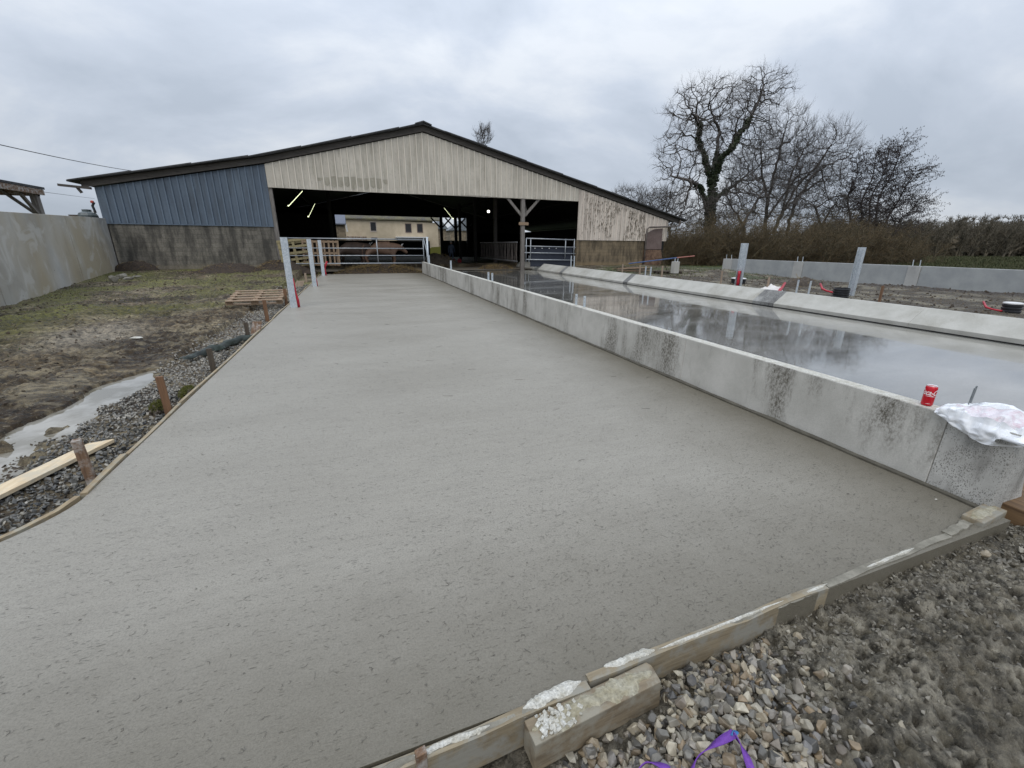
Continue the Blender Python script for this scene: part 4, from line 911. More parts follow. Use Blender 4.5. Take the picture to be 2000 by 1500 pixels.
def moss_clump(px, py, z, rx, ry, h, lab):
    c = G(px, py, z); t = thing('moss_clump', lab, 'moss', c, 'moss clumps on the slab edge'); bm = bmesh.new(); bmesh.ops.create_icosphere(bm, subdivisions=4, radius=1)
    for v in bm.verts:
        n = noise.noise(v.co*2.5+Vector((px, 0, 0)))*.35+noise.noise(v.co*8)*.12; v.co = Vector((c.x+v.co.x*rx*(1+n), c.y+v.co.y*ry*(1+n), c.z+v.co.z*h*(1+n)))
    me = bpy.data.meshes.new('m'); bm.to_mesh(me); bm.free(); link_mesh('clump_body', me, M['stake_d'], t)
    P0 = []; 
    segs = []
    for k in range(900):
        a = rng.random()*2*PI; q = rng.random()**.5; p = Vector((c.x+rx*q*math.cos(a)*1.05, c.y+ry*q*math.sin(a)*1.05, c.z+h*math.sqrt(max(0, 1-q*q))*1.05)); d = Vector(rng.normal(size=3)); d.z = abs(d.z)+.6; d.normalize()
        segs.append((p, p+d*(.012+.015*rng.random()), .0035, .001))
    seg_mesh('moss_tufts', segs, M['moss'], t)
moss_clump(312, 800, -.10, .075, .10, .085, 'yellow-green moss on a dark clump left of the orange stake')
moss_clump(366, 770, -.07, .06, .17, .07, 'longer moss clump right of the orange stake against the form board')
def build_membrane():
    pts = [(495, 657), (470, 661), (450, 667), (432, 676), (412, 680), (395, 688), (378, 694), (355, 700)]
    C = [G(x, y, -.04) for x, y in pts]; prof = [(-.05, -.03), (-.035, .02), (0, .045), (.025, .03), (.035, .0), (.05, -.04)]; vs = []; n = 8*(len(C)-1)
    for k in range(n+1):
        s = k/n*(len(C)-1); i = min(int(s), len(C)-2); p = C[i].lerp(C[i+1], s-i); d = (C[i+1]-C[i]).normalized(); r = Vector((-d.y, d.x, 0)); e = min(1, 2.6*(1-k/n)+.15)
        for j, (a, b) in enumerate(prof): vs.append(tuple(p+r*a*(1+.2*math.sin(k*.7+j))+Vector((0, 0, b*e+.012*math.sin(k*.5+j*2)))))
        for j, (a, b) in reversed(list(enumerate(prof))): vs.append(tuple(p+r*a*(1+.2*math.sin(k*.7+j))+Vector((0, 0, b*e+.012*math.sin(k*.5+j*2)-.006))))
    m = 2*len(prof); fs = [tuple(range(m)), tuple(n*m+j for j in reversed(range(m)))]
    for k in range(n):
        for j in range(m): fs.append((k*m+j, k*m+(j+1) % m, (k+1)*m+(j+1) % m, (k+1)*m+j))
    tag(MB().add(vs, fs).build('folded_membrane', M['hose'], None, smooth=True, origin=tuple(C[3])), 'folded green-black membrane strip lying across the pale gravel', 'membrane')
build_membrane()

# ------------------------------------------------------------------ the barn
BY = 27.0; GB = .26; RX, RZ = 4.27, 7.9
def roof_z(x):          # top of the roof at the gable
    if x > RX: return RZ-(x-RX)*.2425
    if x > -3.98: return RZ-(RX-x)*.2545
    return 5.80-(-3.98-x)*.1965
def cladding(mb, x0, x1, y, zb, zt, sp=.33, dep=.035, rib=.055, ph=0):
    """trapezoidal sheet between x0 and x1, ribs towards the camera"""
    xs = [(x0, 0)]; x = x0+ph
    while x < x1-.06:
        if x > x0+.02: xs += [(x, 0), (x+.014, 1), (x+.014+rib, 1), (x+.028+rib, 0)]
        x += sp
    xs.append((x1, 0)); b = len(mb.v)
    for xx, k in xs: mb.v += [(xx, y-dep*k, zb(xx)), (xx, y-dep*k, zt(xx))]
    for i in range(len(xs)-1): mb.f.append((b+2*i, b+2*i+2, b+2*i+3, b+2*i+1))
    # back skin so that the sheet has a body
    c = len(mb.v)
    for xx in (x0, RX if x0 < RX < x1 else (x0+x1)/2, x1): mb.v += [(xx, y+.03, zb(xx)), (xx, y+.03, zt(xx))]
    mb.f += [(c, c+1, c+3, c+2), (c+2, c+3, c+5, c+4)]
    return mb
def build_barn():
    barn = thing('cattle_barn', 'wide low open-fronted cattle barn with beige gable, blue sheeting and dark roof', 'barn', (RX, BY, GB))
    XL, XR = -11.35, 21.6; YB = 56.0
    top = lambda x: roof_z(x)-.40
    # roof: two slopes with the kink on the left, thickness and overhang
    prof = [(-11.95, roof_z(-11.95)), (-3.98, 5.80), (RX, RZ), (22.9, roof_z(22.9))]
    poly = prof+[(x, z-.07) for x, z in reversed(prof)]
    MB().prism(poly, BY-.42, YB+.4).build('roof', M['roof'], barn)
    mb = MB(); mb.prism([(RX-.45, RZ-.1), (RX, RZ+.03), (RX+.45, RZ-.1), (RX+.45, RZ-.05), (RX, RZ+.10), (RX-.45, RZ-.05)], BY-.5, YB+.4); mb.build('ridge_cap', M['roof'], barn)
    for nm, a, b, m in (('verge_board', -11.55, -3.98, 'fascia'), ('verge_board', -3.98, RX, 'fascia'), ('verge_board', RX, 22.6, 'fascia')):
        mb = MB(); p = [(a, roof_z(a+.001 if a > -12 else a)-.085), (b, roof_z(b-.001)-.085), (b, roof_z(b-.001)-.36), (a, roof_z(a+.001)-.36)]
        mb.prism(p, BY-.20, BY-.15); mb.build(nm, M[m], barn)
    # overlapping sheet edges on the verge
    mb = MB()
    for k in range(14):
        a = -11.9+k*2.48; b = min(a+2.45, 22.9); 
        if a < RX < b: b = RX
        mb.prism([(a, roof_z(a)+.004), (b, roof_z(b-.001)+.035), (b, roof_z(b-.001)-.03), (a, roof_z(a)-.05)], BY-.45, BY-.425)
    mb.build('roof_sheet_edge', M['roof'], barn)
    # gable sheeting
    lint = lambda x: 4.33-.018*math.sin((x+4)*.35)+(.045*math.exp(-((x-7.4)/.9)**2))
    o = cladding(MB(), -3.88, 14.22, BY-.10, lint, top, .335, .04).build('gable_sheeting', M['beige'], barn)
    tag(o, 'beige ribbed gable sheeting with grey grime')
    # torn lap above a dented, grimy strip of sheeting, left of the middle
    ys_ = BY-.112
    for k in range(11):
        x = -1.535+k*.335; a = x+.086; b = x+.333; zt_ = 5.02+.03*math.sin(k*1.7)-.10*(k < 2); zl = 4.37+.16*abs(math.sin(k*1.3)) if k not in (0, 10) else 4.75
        mb = MB(); mb.add([(a, ys_, zt_), (b, ys_, zt_+.01*(k % 3)), (b, ys_, zl+.2*rng.random()), ((a+b)/2, ys_, zl), (a, ys_, zl+.15*rng.random())], [(0, 1, 2, 3, 4)]); mb.build('grimy_patch', M['beige_d'], barn)
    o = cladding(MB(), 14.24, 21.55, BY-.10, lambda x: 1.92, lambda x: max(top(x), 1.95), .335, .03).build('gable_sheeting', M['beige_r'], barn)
    tag(o, 'pinkish white flaking sheeting at the right end')
    flake = []
    for k in range(900):
        x = 14.6+6.6*rng.random()**.75; z = 2.0+(top(x)-2.1)*rng.random()**.8
        if fbm(np.array([x*.8]), np.array([z*.6]), 3)[0] < .40: continue
        L = .05+.16*rng.random(); w = .008+.014*rng.random(); dx = rng.normal(0, .03); flake.append((x, z, L, w, dx))
    mb = MB()
    for x, z, L, w, dx in flake: mb.add([(x-w, BY-.137, z), (x+w, BY-.137, z+.02), (x+w*.6+dx, BY-.137, z-L), (x-w*.4+dx, BY-.137, z-L*.8)], [(0, 1, 2, 3)])
    mb.build('flaked_patches', simple('bare_sheet_flakes', (.10, .085, .055), (.20, .165, .12)), barn)['kind'] = 'stuff'
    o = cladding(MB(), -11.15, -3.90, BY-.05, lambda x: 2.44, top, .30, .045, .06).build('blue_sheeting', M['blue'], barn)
    mb = MB(); mb.box((-11.2, BY-.09, 2.40), (-3.9, BY-.02, 2.44)); mb.build('sill_flashing', M['blue'], barn)
    # masonry
    MB().box((-11.0, BY-.03, -.2), (-4.55, BY+.17, 2.40)).build('block_wall', M['block'], barn)
    MB().box((-4.54, BY-.05, -.2), (-3.95, BY+.17, 2.40)).build('block_wall', M['block'], barn)
    MB().box((-3.94, BY-.02, -.2), (-3.72, BY+.2, 4.4)).build('corner_post', M['oldpost'], barn)
    MB().box((14.26, BY-.05, -.2), (19.7, BY+.15, 1.92)).build('block_wall', M['block_r'], barn)
    # long side walls, back wall with its openings
    MB().box((XL+.1, BY+.2, -.2), (XL+.3, YB, 4.0)).build('side_wall', M['shade_black'], barn)
    MB().box((XR-.2, BY+.2, -.2), (XR, YB, 3.2)).build('side_wall', M['shade_black'], barn)
    def bx(a, b, z0, z1): return (FY(a, 450, YB).x, FY(b, 450, YB).x, z0, z1)
    zt = FY(760, 422, YB).z
    mb = MB()
    xa = FY(657, 450, YB).x; xb = FY(916, 450, YB).x; x1 = FY(861, 470, YB).x
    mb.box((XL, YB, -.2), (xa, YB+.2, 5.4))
    mb.build('back_wall', M['shade_black'], barn)
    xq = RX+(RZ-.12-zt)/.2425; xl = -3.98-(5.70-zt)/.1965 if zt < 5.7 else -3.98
    MB().prism([(xl, zt), (xq, zt), (RX, RZ-.12), (-3.98, 5.70)], YB, YB+.2).build('back_gable', M['shade_black'], barn)
    MB().box((xa, YB-.1, -.2), (FY(839, 470, YB).x, YB+.1, FY(750, 470, YB).z)).build('half_wall', M['shade_black'], barn)
    MB().box((x1, YB, -.2), (xb, YB+.2, FY(890, 470, YB).z)).build('back_wall', M['shade_black'], barn)
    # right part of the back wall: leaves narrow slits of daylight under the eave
    zs = 3.1; mb = MB(); MB().box((xb, YB, -.2), (XR-.2, YB+.2, FY(1070, 457.5, YB).z)).build('back_wall', M['shade_black'], barn)
    xc = FY(1022, 450, YB).x; MB().box((xb, YB, 2.0), (min(xc, XR-.3), YB+.2, zt)).build('back_wall', M['shade_black'], barn)
    for px in (862, 890, 914):
        x = FY(px, 450, YB-.3).x; p = thing_post(barn, x, YB-.3, -.2, zt+.3, .42)
    # front wooden post with braces and a plate
    px = 10.38
    mb = MB(); mb.beam((px, BY+.05, -.1), (px-.03, BY+.05, 4.5), .24, .24, (0, 1, 0)); mb.build('timber_post', M['oldpost'], barn, bevel=.02)
    for s in (-1, 1):
        MB().beam((px+s*.1, BY+.05, 3.35), (px+s*1.15, BY+.05, 4.45), .15, .13, (0, 1, 0)).build('brace', M['oldpost'], barn)
    MB().beam((px+.3, BY+.2, 3.4), (px+.32, BY+.9, 4.5), .13, .13, (1, 0, 0)).build('brace', M['oldpost'], barn)
    MB().box((px-.33, BY-.12, 2.78), (px+.33, BY-.08, 2.96)).build('nailed_board', M['pallet'], barn, bevel=.008)
    # interior posts and purlins
    for x, y in ((10.4, 33), (10.4, 39), (10.4, 45), (-1.5, 39)): MB().box((x-.12, y-.12, 0), (x+.12, y+.12, 5.5)).build('timber_post', M['shade_black'] if y > 34 else M['fascia'], barn)
    for x in (-8, -4, 0, 8.4, 12.4, 16.4, 20): MB().box((x-.05, BY+.3, roof_z(x)-.27), (x+.05, YB, roof_z(x)-.10)).build('purlin', M['shade_black'], barn)
    MB().box((-3.7, BY+.02, 4.38), (14.2, BY+.22, 4.66)).build('lintel_beam', M['shade_black'], barn)
    # gutter stub left, gutter and downpipe right
    MB().beam((-12.35, BY-.25, 4.02), (-11.2, BY-.25, 3.93), .16, .10).build('gutter_end', M['fascia'], barn)
    MB().tube([(-11.7, BY-.25, 3.95), (-11.6, BY-.2, 3.72)], .06).build('gutter_outlet', M['fascia'], barn)
    t_ = MB().tube([(22.4, BY-.35, 3.38), (22.35, BY-.35, 2.98), (22.0, BY-.35, 2.93), (19.8, BY-.35, 2.83), (19.62, BY-.35, 2.72), (19.60, BY-.35, .3)], .055, 8); t_.build('downpipe', M['pipe'], barn, smooth=True)
    MB().box((22.4, BY-.3, 3.38), (22.6, YB, 3.52)).build('gutter', M['fascia'], barn)
    a = FY(1263, 447, BY-.2); 
    p = lambda x, y: (FY(x, y, BY-.15).x, FY(x, y, BY-.15).z)
    MB().prism([p(1260, 457), p(1277, 448), p(1294, 446), p(1291, 487), p(1259, 487)], BY-.18, BY-.14).build('rusty_panel', M['rust'], barn)
    MB().prism([p(1258, 488), p(1291, 488), p(1293, 505), p(1288, 528), p(1256, 528)], BY-.17, BY+1.5).build('brown_hatch', simple('rusty_brown_hatch', (.10, .05, .03), (.26, .16, .10), 3, fine=.5, bscale=12), barn)
    MB().box((-11.2, BY+.3, .03), (XR, YB-.1, .06)).build('barn_floor', simple('barn_floor', (.10, .085, .065), (.16, .14, .11), 1.5, bump=.3), barn)
    return barn
def thing_post(parent, x, y, z0, z1, brace):
    MB().box((x-.17, y-.17, z0), (x+.17, y+.17, z1)).build('timber_post', M['shade_black'], parent)
    for s in (-1, 1): MB().beam((x+s*.1, y, z1-1.5), (x+s*1.25, y, z1-.35), .16, .16, (0, 1, 0)).build('brace', M['shade_black'], parent)
build_barn()
def build_barn_lights():
    def tube(a, b, Ya, Yb, lab, mat='tube_lit', r=.035):
        A = FY(a[0], a[1], Ya); B = FY(b[0], b[1], Yb)
        t = thing('strip_light', lab, 'light', A, 'strip lights inside the barn'); MB().tube([A, B], r, 8).build('lit_tube', M[mat], t)
        MB().beam(A+Vector((0, 0, .07)), B+Vector((0, 0, .07)), .10, .06).build('fitting', M['shade_black'], t)
    tube((563, 402), (590, 373), 30.5, 34.0, 'longest yellowish lit tube nearest the blue sheeting')
    tube((602, 423), (614, 398), 37, 41.5, 'shorter lit tube to the right of the yellowish one', r=.045)
    tube((868, 406), (885, 427), 37, 31, 'lit tube above the gap with daylight in the back wall', r=.03)
    p = FY(954, 413, 36); t = thing('bulb_light', 'round bright bulb hanging left of the wooden barn post', 'light', p)
    MB().lathe([(.02, -.1), (.09, -.06), (.11, 0), (.08, .07), (.03, .10)], p, 12).build('glass_bulb', M['bulb'], t, smooth=True); MB().tube([p+Vector((0, 0, .1)), p+Vector((0, 0, 1.4))], .012, 5).build('cord', M['shade_black'], t)
build_barn_lights()

def rail_gate(name, lab, x0, x1, y, zs, verts, r, droop=0, loc=None, ext=0):
    t = thing(name, lab, 'gate', (x0, y, zs[-1]))
    for i, z in enumerate(zs): MB().tube([(x0-ext*(0 < i < len(zs)-1), y, z), (x1+ext*(0 < i < len(zs)-1), y, z-droop)], r if i in (0, len(zs)-1) else r*.85, 8).build('rail', M['tubesteel'], t, smooth=True)
    for x in verts: MB().tube([(x, y, zs[0]), (x, y, zs[-1])], r*.9, 8).build('upright', M['tubesteel'], t, smooth=True)
    return t
def build_gates():
    y = 25.62; t = rail_gate('field_gate', 'long galvanised four-rail gate closing the first bay in front of the cows', -3.2, FY(826, 468, y).x, y, [1.83, 1.34, .96, .55], [-3.2, FY(737, 490, y).x, FY(826, 468, y).x], .032)
    x = FY(834, 468, y).x; t = thing('gate_post', 'galvanised hinge post at the right end of the long gate', 'post', (x, y, 0)); MB().tube([(x, y, 0), (x, y, 1.98)], .06, 10).build('post_tube', M['galv'], t, smooth=True)
    MB().tube([(x-.2, y, 1.9), (x-.06, y-.03, 1.2), (x-.05, y-.03, .9)], .025, 6).build('latch_rod', M['galv'], t); MB().box((x-.1, y-.1, .0), (x+.1, y+.1, .5)).build('post_shoe', M['precast_dark'], t, bevel=.01)
    y = 26.2; xa = FY(1028, 466, y).x; xb = FY(1122, 468, y).x
    t = rail_gate('yard_gate', 'shorter galvanised gate with dark panel right of the wooden post', xa, xb, y, [1.98, 1.52, 1.12, .70], [xa, FY(1104, 490, y).x, xb, FY(1036, 500, y).x], .035, .06, ext=.1)
    MB().box((xa+.35, y+.10, .25), (xb-.05, y+.14, 1.45)).build('dark_panel', M['darkpanel'], t)
    for dx in (.6, 1.1, 1.6, 2.1): MB().box((xa+dx, y+.04, 1.36), (xa+dx+.05, y+.09, 1.42)).build('clip', M['white'], t)
    t = thing('feed_barrier', 'row of dark upright feed barrier bars receding inside the barn', 'barrier', (10.2, 27.5, .2))
    for z in (.55, 1.75): MB().tube([(10.15, 27.4, z), (10.15, 36.5, z)], .03, 6).build('rail', M['tubesteel'], t)
    for k in range(24):
        yy = 27.5+k*.38; MB().tube([(10.15, yy, .45), (10.15+.04*(k % 2), yy+.05, 1.1), (10.15, yy, 1.8)], .028, 6).build('bar', M['pipe'], t)
build_gates()

# ------------------------------------------------------------------ steel posts with red conduits
def hpost(px, py, z, h, w, d, lab, group, lean=(0, 0), rz=0, name='steel_post'):
    b = G(px, py, z); t = .010; mb = MB()
    mb.box((-w/2, -d/2, -.2), (w/2, -d/2+t, h)); mb.box((-w/2, d/2-t, -.2), (w/2, d/2, h)); mb.box((-t/2, -d/2+t+.0005, -.2), (t/2, d/2-t-.0005, h))
    o = mb.build(name, M['galv'], None); o.location = b; o.rotation_euler = (lean[1], lean[0], rz); tag(o, lab, 'post', group); return o
g = 'galvanised steel posts beside the slabs'
hpost(574, 600, 0, 1.70, .15, .17, 'nearest and tallest-looking galvanised steel post on the left slab edge', g, rz=.12)
hpost(615, 559, 0, 1.72, .15, .17, 'middle galvanised steel post on the left slab edge', g, rz=.10)
hpost(632, 538, 0, 1.74, .15, .17, 'farthest galvanised steel post on the left slab edge, by the pallets', g, rz=.10)
hpost(1441, 560, .18, 1.50, .20, .20, 'thick galvanised steel post behind the kerb with a red tube at its foot', g, rz=.5, lean=(-.01, 0))
hpost(1661, 575, .15, 1.42, .15, .16, 'galvanised steel post standing in a black corrugated pipe ring', g, rz=.15, lean=(.0, 0))
def conduit(P, r, lab, caps=True, cable=None):
    t = thing('red_conduit', lab, 'conduit', P[0], 'red cable conduits'); rs = [r*(1+.12*math.sin(i*2.1)) for i in range(len(P))]
    MB().tube(P, rs, 9).build('conduit_tube', M['red'], t, smooth=True)
    if cable: MB().tube(cable, r*.35, 6).build('black_cable', M['blackp'], t, smooth=True)
def cvert(px, py, h, lab, r=.028, lean=-.03, z=0, cable=False):
    b = G(px, py, z); P = [b+Vector((lean*k/4+.01*math.sin(k*2), 0, h*k/4)) for k in range(5)]; P[-1] += Vector((-.015, 0, 0))
    conduit(P, r, lab, cable=[P[-1]+Vector((0, 0, -.05)), P[-1]+Vector((-.02, 0, .06)), P[-1]+Vector((-.08, 0, .16))] if cable else None)
cvert(584, 600, .72, 'red conduit with black cable rising beside the nearest left steel post', .030, -.05, cable=True)
cvert(619, 559, .66, 'red conduit rising beside the middle left steel post', .034, -.03)
cvert(636.5, 538, .42, 'red conduit rising beside the farthest left steel post', .034, .0)
b = G(636.5, 538, 0); conduit([b+Vector((.0, 0, .38)), b+Vector((.06, 0, .55)), b+Vector((.14, 0, .70))], .045, 'upper bent red conduit end beside the farthest left steel post')
cvert(1440, 558, .52, 'thick red tube standing at the foot of the thick steel post', .05, .0, z=.22)
conduit([G(1519, 571, .30)+Vector((0, 0, -.02)), G(1524, 566, .3), G(1529, 560, .33), G(1533, 553, .36)], .042, 'short red tube standing at the end of the white sheet')
conduit([G(1601, 560, .28)+Vector((0, 0, .10)), G(1606, 564, .27), G(1614, 568, .24), G(1630, 572, .20)], .03, 'curved red tube left of the middle black pipe ring')
conduit([G(1919, 594, .24)+Vector((0, 0, .06)), G(1926, 600, .22), G(1938, 604, .2), G(1953, 607, .18), G(1972, 608, .15)], .022, 'curved red tube left of the right-edge black pipe ring')
def pipe_ring(px, py, z, r, h, lab, cap=False):
    c = G(px, py, z); c.y += r; t = thing('corrugated_pipe', lab, 'pipe', c, 'black corrugated pipe ends in the yard'); n = max(3, int(h/.055)); prof = [(r*.93, -.2)]
    for k in range(n):
        z0 = h*k/n; prof += [(r*.93, z0), (r, z0+h/n*.2), (r, z0+h/n*.6), (r*.93, z0+h/n*.75)]
    prof += [(r*.93, h), (r*.86, h), (r*.86, h-.1), (.01, h-.12)]
    MB().lathe(prof, c, 28).build('pipe_wall', M['blackp'], t, smooth=False)
    if cap: MB().lathe([(r*1.0, h-.005), (r*1.0, h+.02), (r*.8, h+.03)], c, 24).build('pale_rim', M['white'], t)
pipe_ring(1655, 582, .15, .21, .27, 'middle black corrugated pipe ring around the foot of a steel post')
pipe_ring(1993, 612, .15, .17, .20, 'black corrugated pipe ring cut by the right edge of the picture', True)
pipe_ring(1453, 551, .2, .28, .12, 'low pipe ring with a white rim beside the thick steel post', True)
def build_tarp():
    pts = [G(x, y, .35) for x, y in ((1475, 566), (1482, 557), (1491, 559), (1500, 554), (1512, 557), (1525, 553), (1531, 559), (1524, 571), (1500, 569))]
    c = sum(pts, Vector())/len(pts); n = 14; vs = [tuple(c+Vector((0, 0, .1)))]; fs = []
    for ring in range(1, 6):
        for k in range(len(pts)*4):
            s = k/4; i = int(s) % len(pts); p = pts[i].lerp(pts[(i+1) % len(pts)], s-int(s)); q = c.lerp(p, ring/5); q.z = .22+.16*(1-ring/5)+.09*noise.noise(q*3.1)+.04*noise.noise(q*9); vs.append(tuple(q))
    m = len(pts)*4
    for k in range(m): fs.append((0, 1+k, 1+(k+1) % m))
    for ring in range(4):
        for k in range(m): a = 1+ring*m; fs.append((a+k, a+m+k, a+m+(k+1) % m, a+(k+1) % m))
    tag(MB().add(vs, fs).build('white_sheet', M['tarp'], None, smooth=True, origin=tuple(c)), 'crumpled white geotextile sheet bunched behind the kerb', 'sheet')
build_tarp()

# ------------------------------------------------------------------ tall cast wall (left) and long grey wall (right)
def build_tall_wall():
    a = Vector((-7.7, 8.5)); b = Vector((-8.72, 14.8)); c = Vector((-10.93, 26.72)); t = thing('tall_concrete_wall', 'tall cast concrete retaining wall on the left with brownish stains', 'wall', (c.x, c.y, .3))
    def at(s): return c+(b-c).normalized()*s
    L = [0, 2.3, 5.5, 8.7, 11.9, 15.1, 18.3]
    for i in range(len(L)-1):
        p, q = at(L[i]+.006), at(L[i+1]-.006); d = (q-p).normalized(); r = Vector((d.y, -d.x))  # towards the field behind
        if r.x > 0: r = -r
        th = .2; zt = lambda s: 2.64-.032*s*.9; off = .012*(i % 2) if i else -.02
        P = [p-r*off, q-r*off, q+r*th, p+r*th]; za, zb = zt(L[i]), zt(L[i+1])
        mb = MB(); mb.add([(P[0].x, P[0].y, -.4), (P[1].x, P[1].y, -.4), (P[2].x, P[2].y, -.4), (P[3].x, P[3].y, -.4), (P[0].x, P[0].y, za), (P[1].x, P[1].y, zb), (P[2].x, P[2].y, zb), (P[3].x, P[3].y, za)],
               [(0, 1, 2, 3), (4, 7, 6, 5), (0, 4, 5, 1), (1, 5, 6, 2), (2, 6, 7, 3), (3, 7, 4, 0)])
        mb.build('cast_panel', M['tall'], t, bevel=.008)
build_tall_wall()
def build_grey_wall():
    t = thing('long_grey_wall', 'long low new grey concrete wall at the far side of the yard', 'wall', (20.2, 20.4, 0)); X = 20.2
    ys = [KX(1415, 520, X).y, KX(1555, 520, X).y, KX(1784, 545, X).y, 5.0, -1]; js = []
    ps = [(KX(1410, 530, X).y, KX(1427, 530, X).y), (KX(1548, 530, X).y, KX(1566, 530, X).y), (KX(1768, 545, X).y, KX(1793, 545, X).y), (5.5, 4.9)]
    mb = MB(); segs = []
    for k, (a, b) in enumerate(ps):
        MB().box((X-.03, b, -.2), (X+.2, a, .905)).build('pale_joint', M['grey_joint'], t, bevel=.006)
        m = (a+b)/2
        for s in (-1, 1):
            q = m+s*abs(a-b)*.28; MB().tube([(X+.05, q, .88), (X+.05, q+.02, 1.13)], .014, 6).build('rebar', M['galv'], t)
        nx = ps[k+1][0] if k+1 < len(ps) else -3
        MB().box((X, nx+.01, -.2), (X+.18, b-.01, .90)).build('wall_panel', M['grey_new'], t, bevel=.006)
        MB().box((X+.02, nx+.01, .9005), (X+.17, b-.01, .912)).build('wall_coping', M['grey_joint'], t)
build_grey_wall()

# ------------------------------------------------------------------ pallets, scrap, pole, block
def pallet(mat, parent_loc=(0, 0, 0)):
    t = empty('wooden_pallet')
    for k in range(5):
        x = -.4+.2*k; MB().box((x-.036, -.6, .125), (x+.036, .6, .145)).build('deck_board', M[mat], None).parent = t
    for k in (-1, 0, 1):
        MB().box((-.4, k*.54-.05, .105), (.4, k*.54+.05, .1245)).build('cross_board', M[mat], None).parent = t
        for j in (-1, 0, 1): MB().box((j*.35-.05, k*.54-.07, .022), (j*.35+.05, k*.54+.07, .1045)).build('spacer_block', M[mat], None).parent = t
    for j in (-1, 0, 1): MB().box((j*.35-.05, -.6, 0), (j*.35+.05, .6, .0215)).build('bottom_board', M[mat], None).parent = t
    return t
def build_pallets():
    grp = 'wooden pallets'
    p0 = pallet('pallet'); p1 = copy_tree(p0); p2 = copy_tree(p0); pg = pallet('palletg')
    c = G(513, 594, .0); p0.location = (c.x-.12, c.y+.25, .10); p0.scale = (1.45, 1.08, .85); p0.rotation_euler = (Matrix.Rotation(math.radians(7), 3, 'X')@Matrix.Rotation(math.radians(90), 3, 'Z')).to_euler(); tag(p0, 'wooden pallet lying flat on the mud behind the orange stakes', 'pallet', grp)
    y = 26.0
    q = FY(576, 505, y); pg.location = (q.x-.05, y, .45); pg.scale = (1.6, 1.25, 1); pg.rotation_euler = (math.radians(82), math.radians(0), 0); pg.rotation_euler = (Matrix.Rotation(math.radians(-7), 3, 'Y')@Matrix.Rotation(math.radians(80), 3, 'X')@Matrix.Rotation(math.radians(90), 3, 'Z')).to_euler()
    pg.location = (FY(578, 495, y).x, y-.1, 1.08); tag(pg, 'mossy tilted pallet standing left of the middle steel post', 'pallet', grp)
    for p, px, lab in ((p1, 612, 'upright pallet seen between the middle and farthest steel posts'), (p2, 644, 'upright pallet with a pale right edge, right of the farthest steel post')):
        p.rotation_euler = (Matrix.Rotation(math.radians(1), 3, 'Y')@Matrix.Rotation(math.radians(86), 3, 'X')).to_euler(); p.scale = (1.15, 1.08, 1); p.location = (FY(px, 495, y).x, y-.05, 1.08); tag(p, lab, 'pallet', grp)
    # scrap timber by the barn's right corner
    t = thing('scrap_pile', 'pile of scrap timber below the barn wall by the kerb', 'timber pile', G(1232, 533, .2))
    for k in range(16):
        a = G(1218+rng.random()*25, 533, .2)+Vector((0, .2+rng.random()*1.2, .04+.05*(k % 5))); d = Vector((rng.uniform(.8, 1.6), rng.uniform(-.5, .5), rng.normal(0, .06))); MB().beam(a, a+d, .12, .035).build('board', M['pallet'] if k % 3 else M['stake_d'], t)
    c = G(1308, 536, .18); bp = pallet('stake_d'); bp.location = (c.x, c.y+.2, .2); bp.rotation_euler = (0, 0, 1.45); tag(bp, 'black pallet under the white concrete block', 'pallet', grp)
    c = G(1318, 533, .36); t = thing('concrete_block', 'white upright concrete block with two strips standing on the black pallet', 'block', c)
    MB().box((c.x-.14, c.y-.1, .34), (c.x+.14, c.y+.15, .88)).build('block_body', M['precast_light'], t, bevel=.01)
    for s in (-1, 1): MB().box((c.x+s*.08-.02, c.y-.01, .875), (c.x+s*.08+.02, c.y, 1.02)).build('strip', M['galv'], t)
    t = thing('long_pole', 'long blue pole with a red tip leaning across the yard by the barn corner', 'pole', FY(1232, 516, 19)); a = FY(1228, 515, 20.2); b = FY(1322, 503.5, 18.6); c = FY(1357, 500, 18.0)
    MB().tube([a, b], .03, 7).build('blue_shaft', M['bluepole'], t); MB().tube([b, c], .028, 7).build('red_tip', simple('faded_red_paint', (.35, .12, .09), (.45, .2, .15)), t)
    o = MB().tube([FY(1305, 534, 19.5), FY(1294, 505, 19.5)], .02, 5).build('thin_prop', M['stake_d'], None, origin=tuple(FY(1300, 534, 19.5))); tag(o, 'thin dark slanting prop right of the brown hatch', 'prop')
build_pallets()

